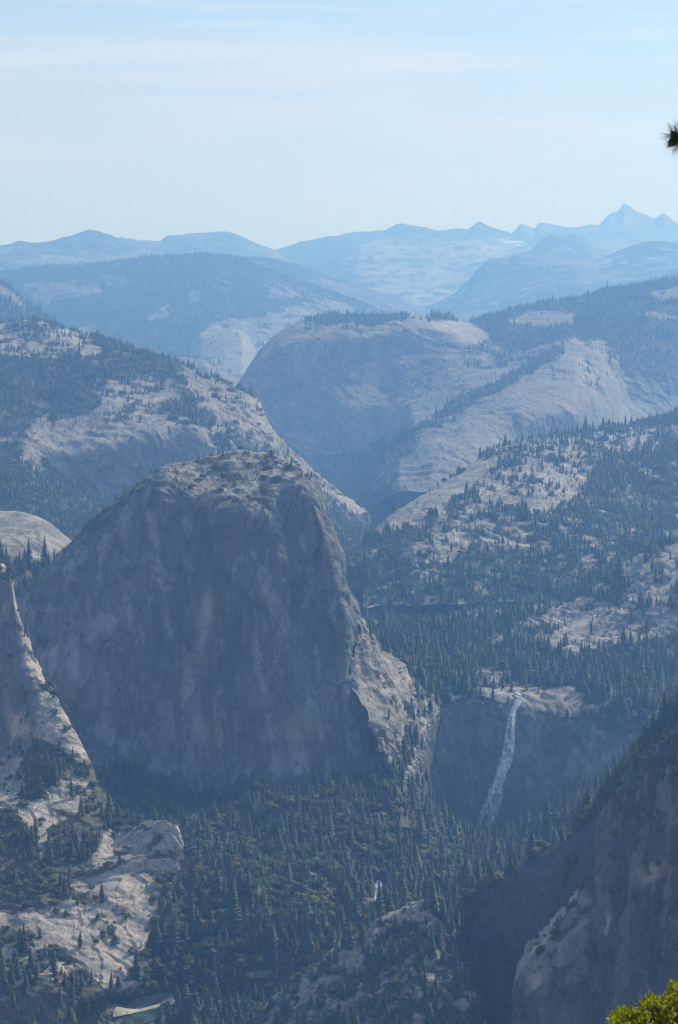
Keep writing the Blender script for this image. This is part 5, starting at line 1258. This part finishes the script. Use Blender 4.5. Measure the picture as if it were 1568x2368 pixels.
def pine_twig():
    root = bpy.data.objects.new('pine_branch', None); COL.objects.link(root)
    d = 18.0; base = world_pt(1570, 318, d); root.location = base
    root['label'] = 'dark pine branch tip with needles and cones poking in at the right edge'; root['category'] = 'pine branch'
    rng = np.random.default_rng(3)
    M_N = leaf_mat('pine_needle', (0.055, 0.075, 0.02), (0.035, 0.05, 0.02), None, 0.2, 0.05)
    M_CONE = plain_mat('pine_cone', (0.05, 0.03, 0.018), (0.02, 0.013, 0.009), 0.01)
    s = d / FPX                     # metres per frame unit
    V, F = [], []; nv = 0
    def needle(p, dr, ln, r=0.0011):
        nonlocal nv
        u = np.cross(dr, (0.3, 0.8, 0.5)); u /= np.linalg.norm(u); w = np.cross(dr, u)
        mid = p + dr * ln * 0.55 + np.array([0, 0, -0.02 * ln * 8 * 0.06]); tip = p + dr * ln + np.array([0, 0, -0.008])
        for q, rr in ((p, r), (mid, r), (tip, r * 0.3)):
            for a in (0, 2.09, 4.19): V.append(q + rr * (u * math.cos(a) + w * math.sin(a)))
        for k in (0, 3):
            for a in range(3):
                b = (a + 1) % 3; F.append((nv + k + a, nv + k + b, nv + k + 3 + b, nv + k + 3 + a))
        nv += 9
    for c0, cnt in (((-8, -5), 60), ((2, 6), 90), ((10, -10), 70), ((26, 4), 90), ((48, 8), 90)):
        p0 = np.array([c0[0] * s, rng.normal(0, .01), -c0[1] * s])
        for _ in range(cnt):
            a = rng.uniform(0, 6.28) if c0[0] < 0 else rng.uniform(-0.5, 6.0)
            dr = np.array([math.cos(a) * 0.9 - 0.15, rng.normal(0, 0.45), math.sin(a)]); dr /= np.linalg.norm(dr)
            for j in range(2):
                d2 = dr + rng.normal(0, 0.05, 3); d2 /= np.linalg.norm(d2)
                needle(p0 + rng.normal(0, 0.008, 3), d2, rng.uniform(0.085, 0.125))
    obj('needles', mesh_np('needles', np.array(V), np.array(F), [M_N]), root)
    # woody stem running out of frame to its tree
    pts = np.array([(-10, 0, 0), (8, 0, 2), (30, 1, 5), (80, 4, 14), (180, 12, 30)], float) * s
    rad = [0.006, 0.009, 0.011, 0.015, 0.022]
    SV, SF = [], []
    for i, (p, r_) in enumerate(zip(pts, rad)):
        for a in range(8): SV.append((p[0], p[1] + r_ * math.cos(a * .785), -p[2] * 0.3 + r_ * math.sin(a * .785)))
    for i in range(4):
        for a in range(8): b = (a + 1) % 8; SF.append((i * 8 + a, i * 8 + b, i * 8 + 8 + b, i * 8 + 8 + a))
    obj('stem', mesh_np('stem', np.array(SV), np.array(SF), [M_BARK], smooth_=True), root)
    # two scaly cones
    for cx, cy, ln, ang in ((-18, 10, 0.085, 2.35), (-14, -11, 0.05, 1.75)):
        CV, CF = [], []; n = 0
        ax = np.array([math.cos(ang) * -1, 0, -math.sin(ang) * 0.9]); ax = np.array([math.cos(ang), 0.1, -abs(math.sin(ang))]) if cy > 0 else np.array([-0.75, 0.1, 0.5])
        ax /= np.linalg.norm(ax); u = np.cross(ax, (0, 1, 0)); u /= np.linalg.norm(u); w = np.cross(ax, u)
        org = np.array([-2 * s, 0, 2 * s])
        for lv in range(12):
            t = lv / 11; rr = ln * 0.30 * math.sin(math.pi * (0.22 + 0.72 * t)) + 0.003
            for k in range(8):
                a = k * 0.785 + lv * 0.4
                rd = u * math.cos(a) + w * math.sin(a); tg = -u * math.sin(a) + w * math.cos(a)
                c = org + ax * ln * (0.05 + t)
                CV += [c, c + rd * rr * 0.9 + tg * rr * 0.38 - ax * 0.002, c + rd * rr * 1.15 + ax * 0.006, c + rd * rr * 0.9 - tg * rr * 0.38 - ax * 0.002, c + rd * rr * 0.7 + ax * 0.008]
                CF += [(n, n + 1, n + 2), (n, n + 2, n + 3), (n + 4, n + 1, n + 2), (n + 4, n + 2, n + 3)]; n += 5
        obj('cone', mesh_np('cone', np.array(CV), np.array(CF), [M_CONE]), root)
pine_twig()

# ------------------------------------------------------------------ haze
def haze():
    m, n, l, out = nt('haze_air')
    pv = n.new('ShaderNodeVolumePrincipled')
    pv.inputs['Color'].default_value = (*HAZE_COL, 1)
    pv.inputs['Absorption Color'].default_value = (*HAZE_ABS, 1)
    pv.inputs['Density'].default_value = HAZE_DENS
    pv.inputs['Anisotropy'].default_value = 0.35
    l.new(pv.outputs['Volume'], out.inputs['Volume'])
    x0, x1, y0, y1, z0, z1 = -50000, 50000, -7000, 50000, -830, 3600
    V = np.array([(x, y, z) for x in (x0, x1) for y in (y0, y1) for z in (z0, z1)], float)
    F = np.array([(0, 1, 3, 2), (4, 6, 7, 5), (0, 4, 5, 1), (2, 3, 7, 6), (0, 2, 6, 4), (1, 5, 7, 3)])
    obj('haze', mesh_np('haze', V, F, [m]), kind='stuff', label='blue haze filling the air between the mountains')
haze()
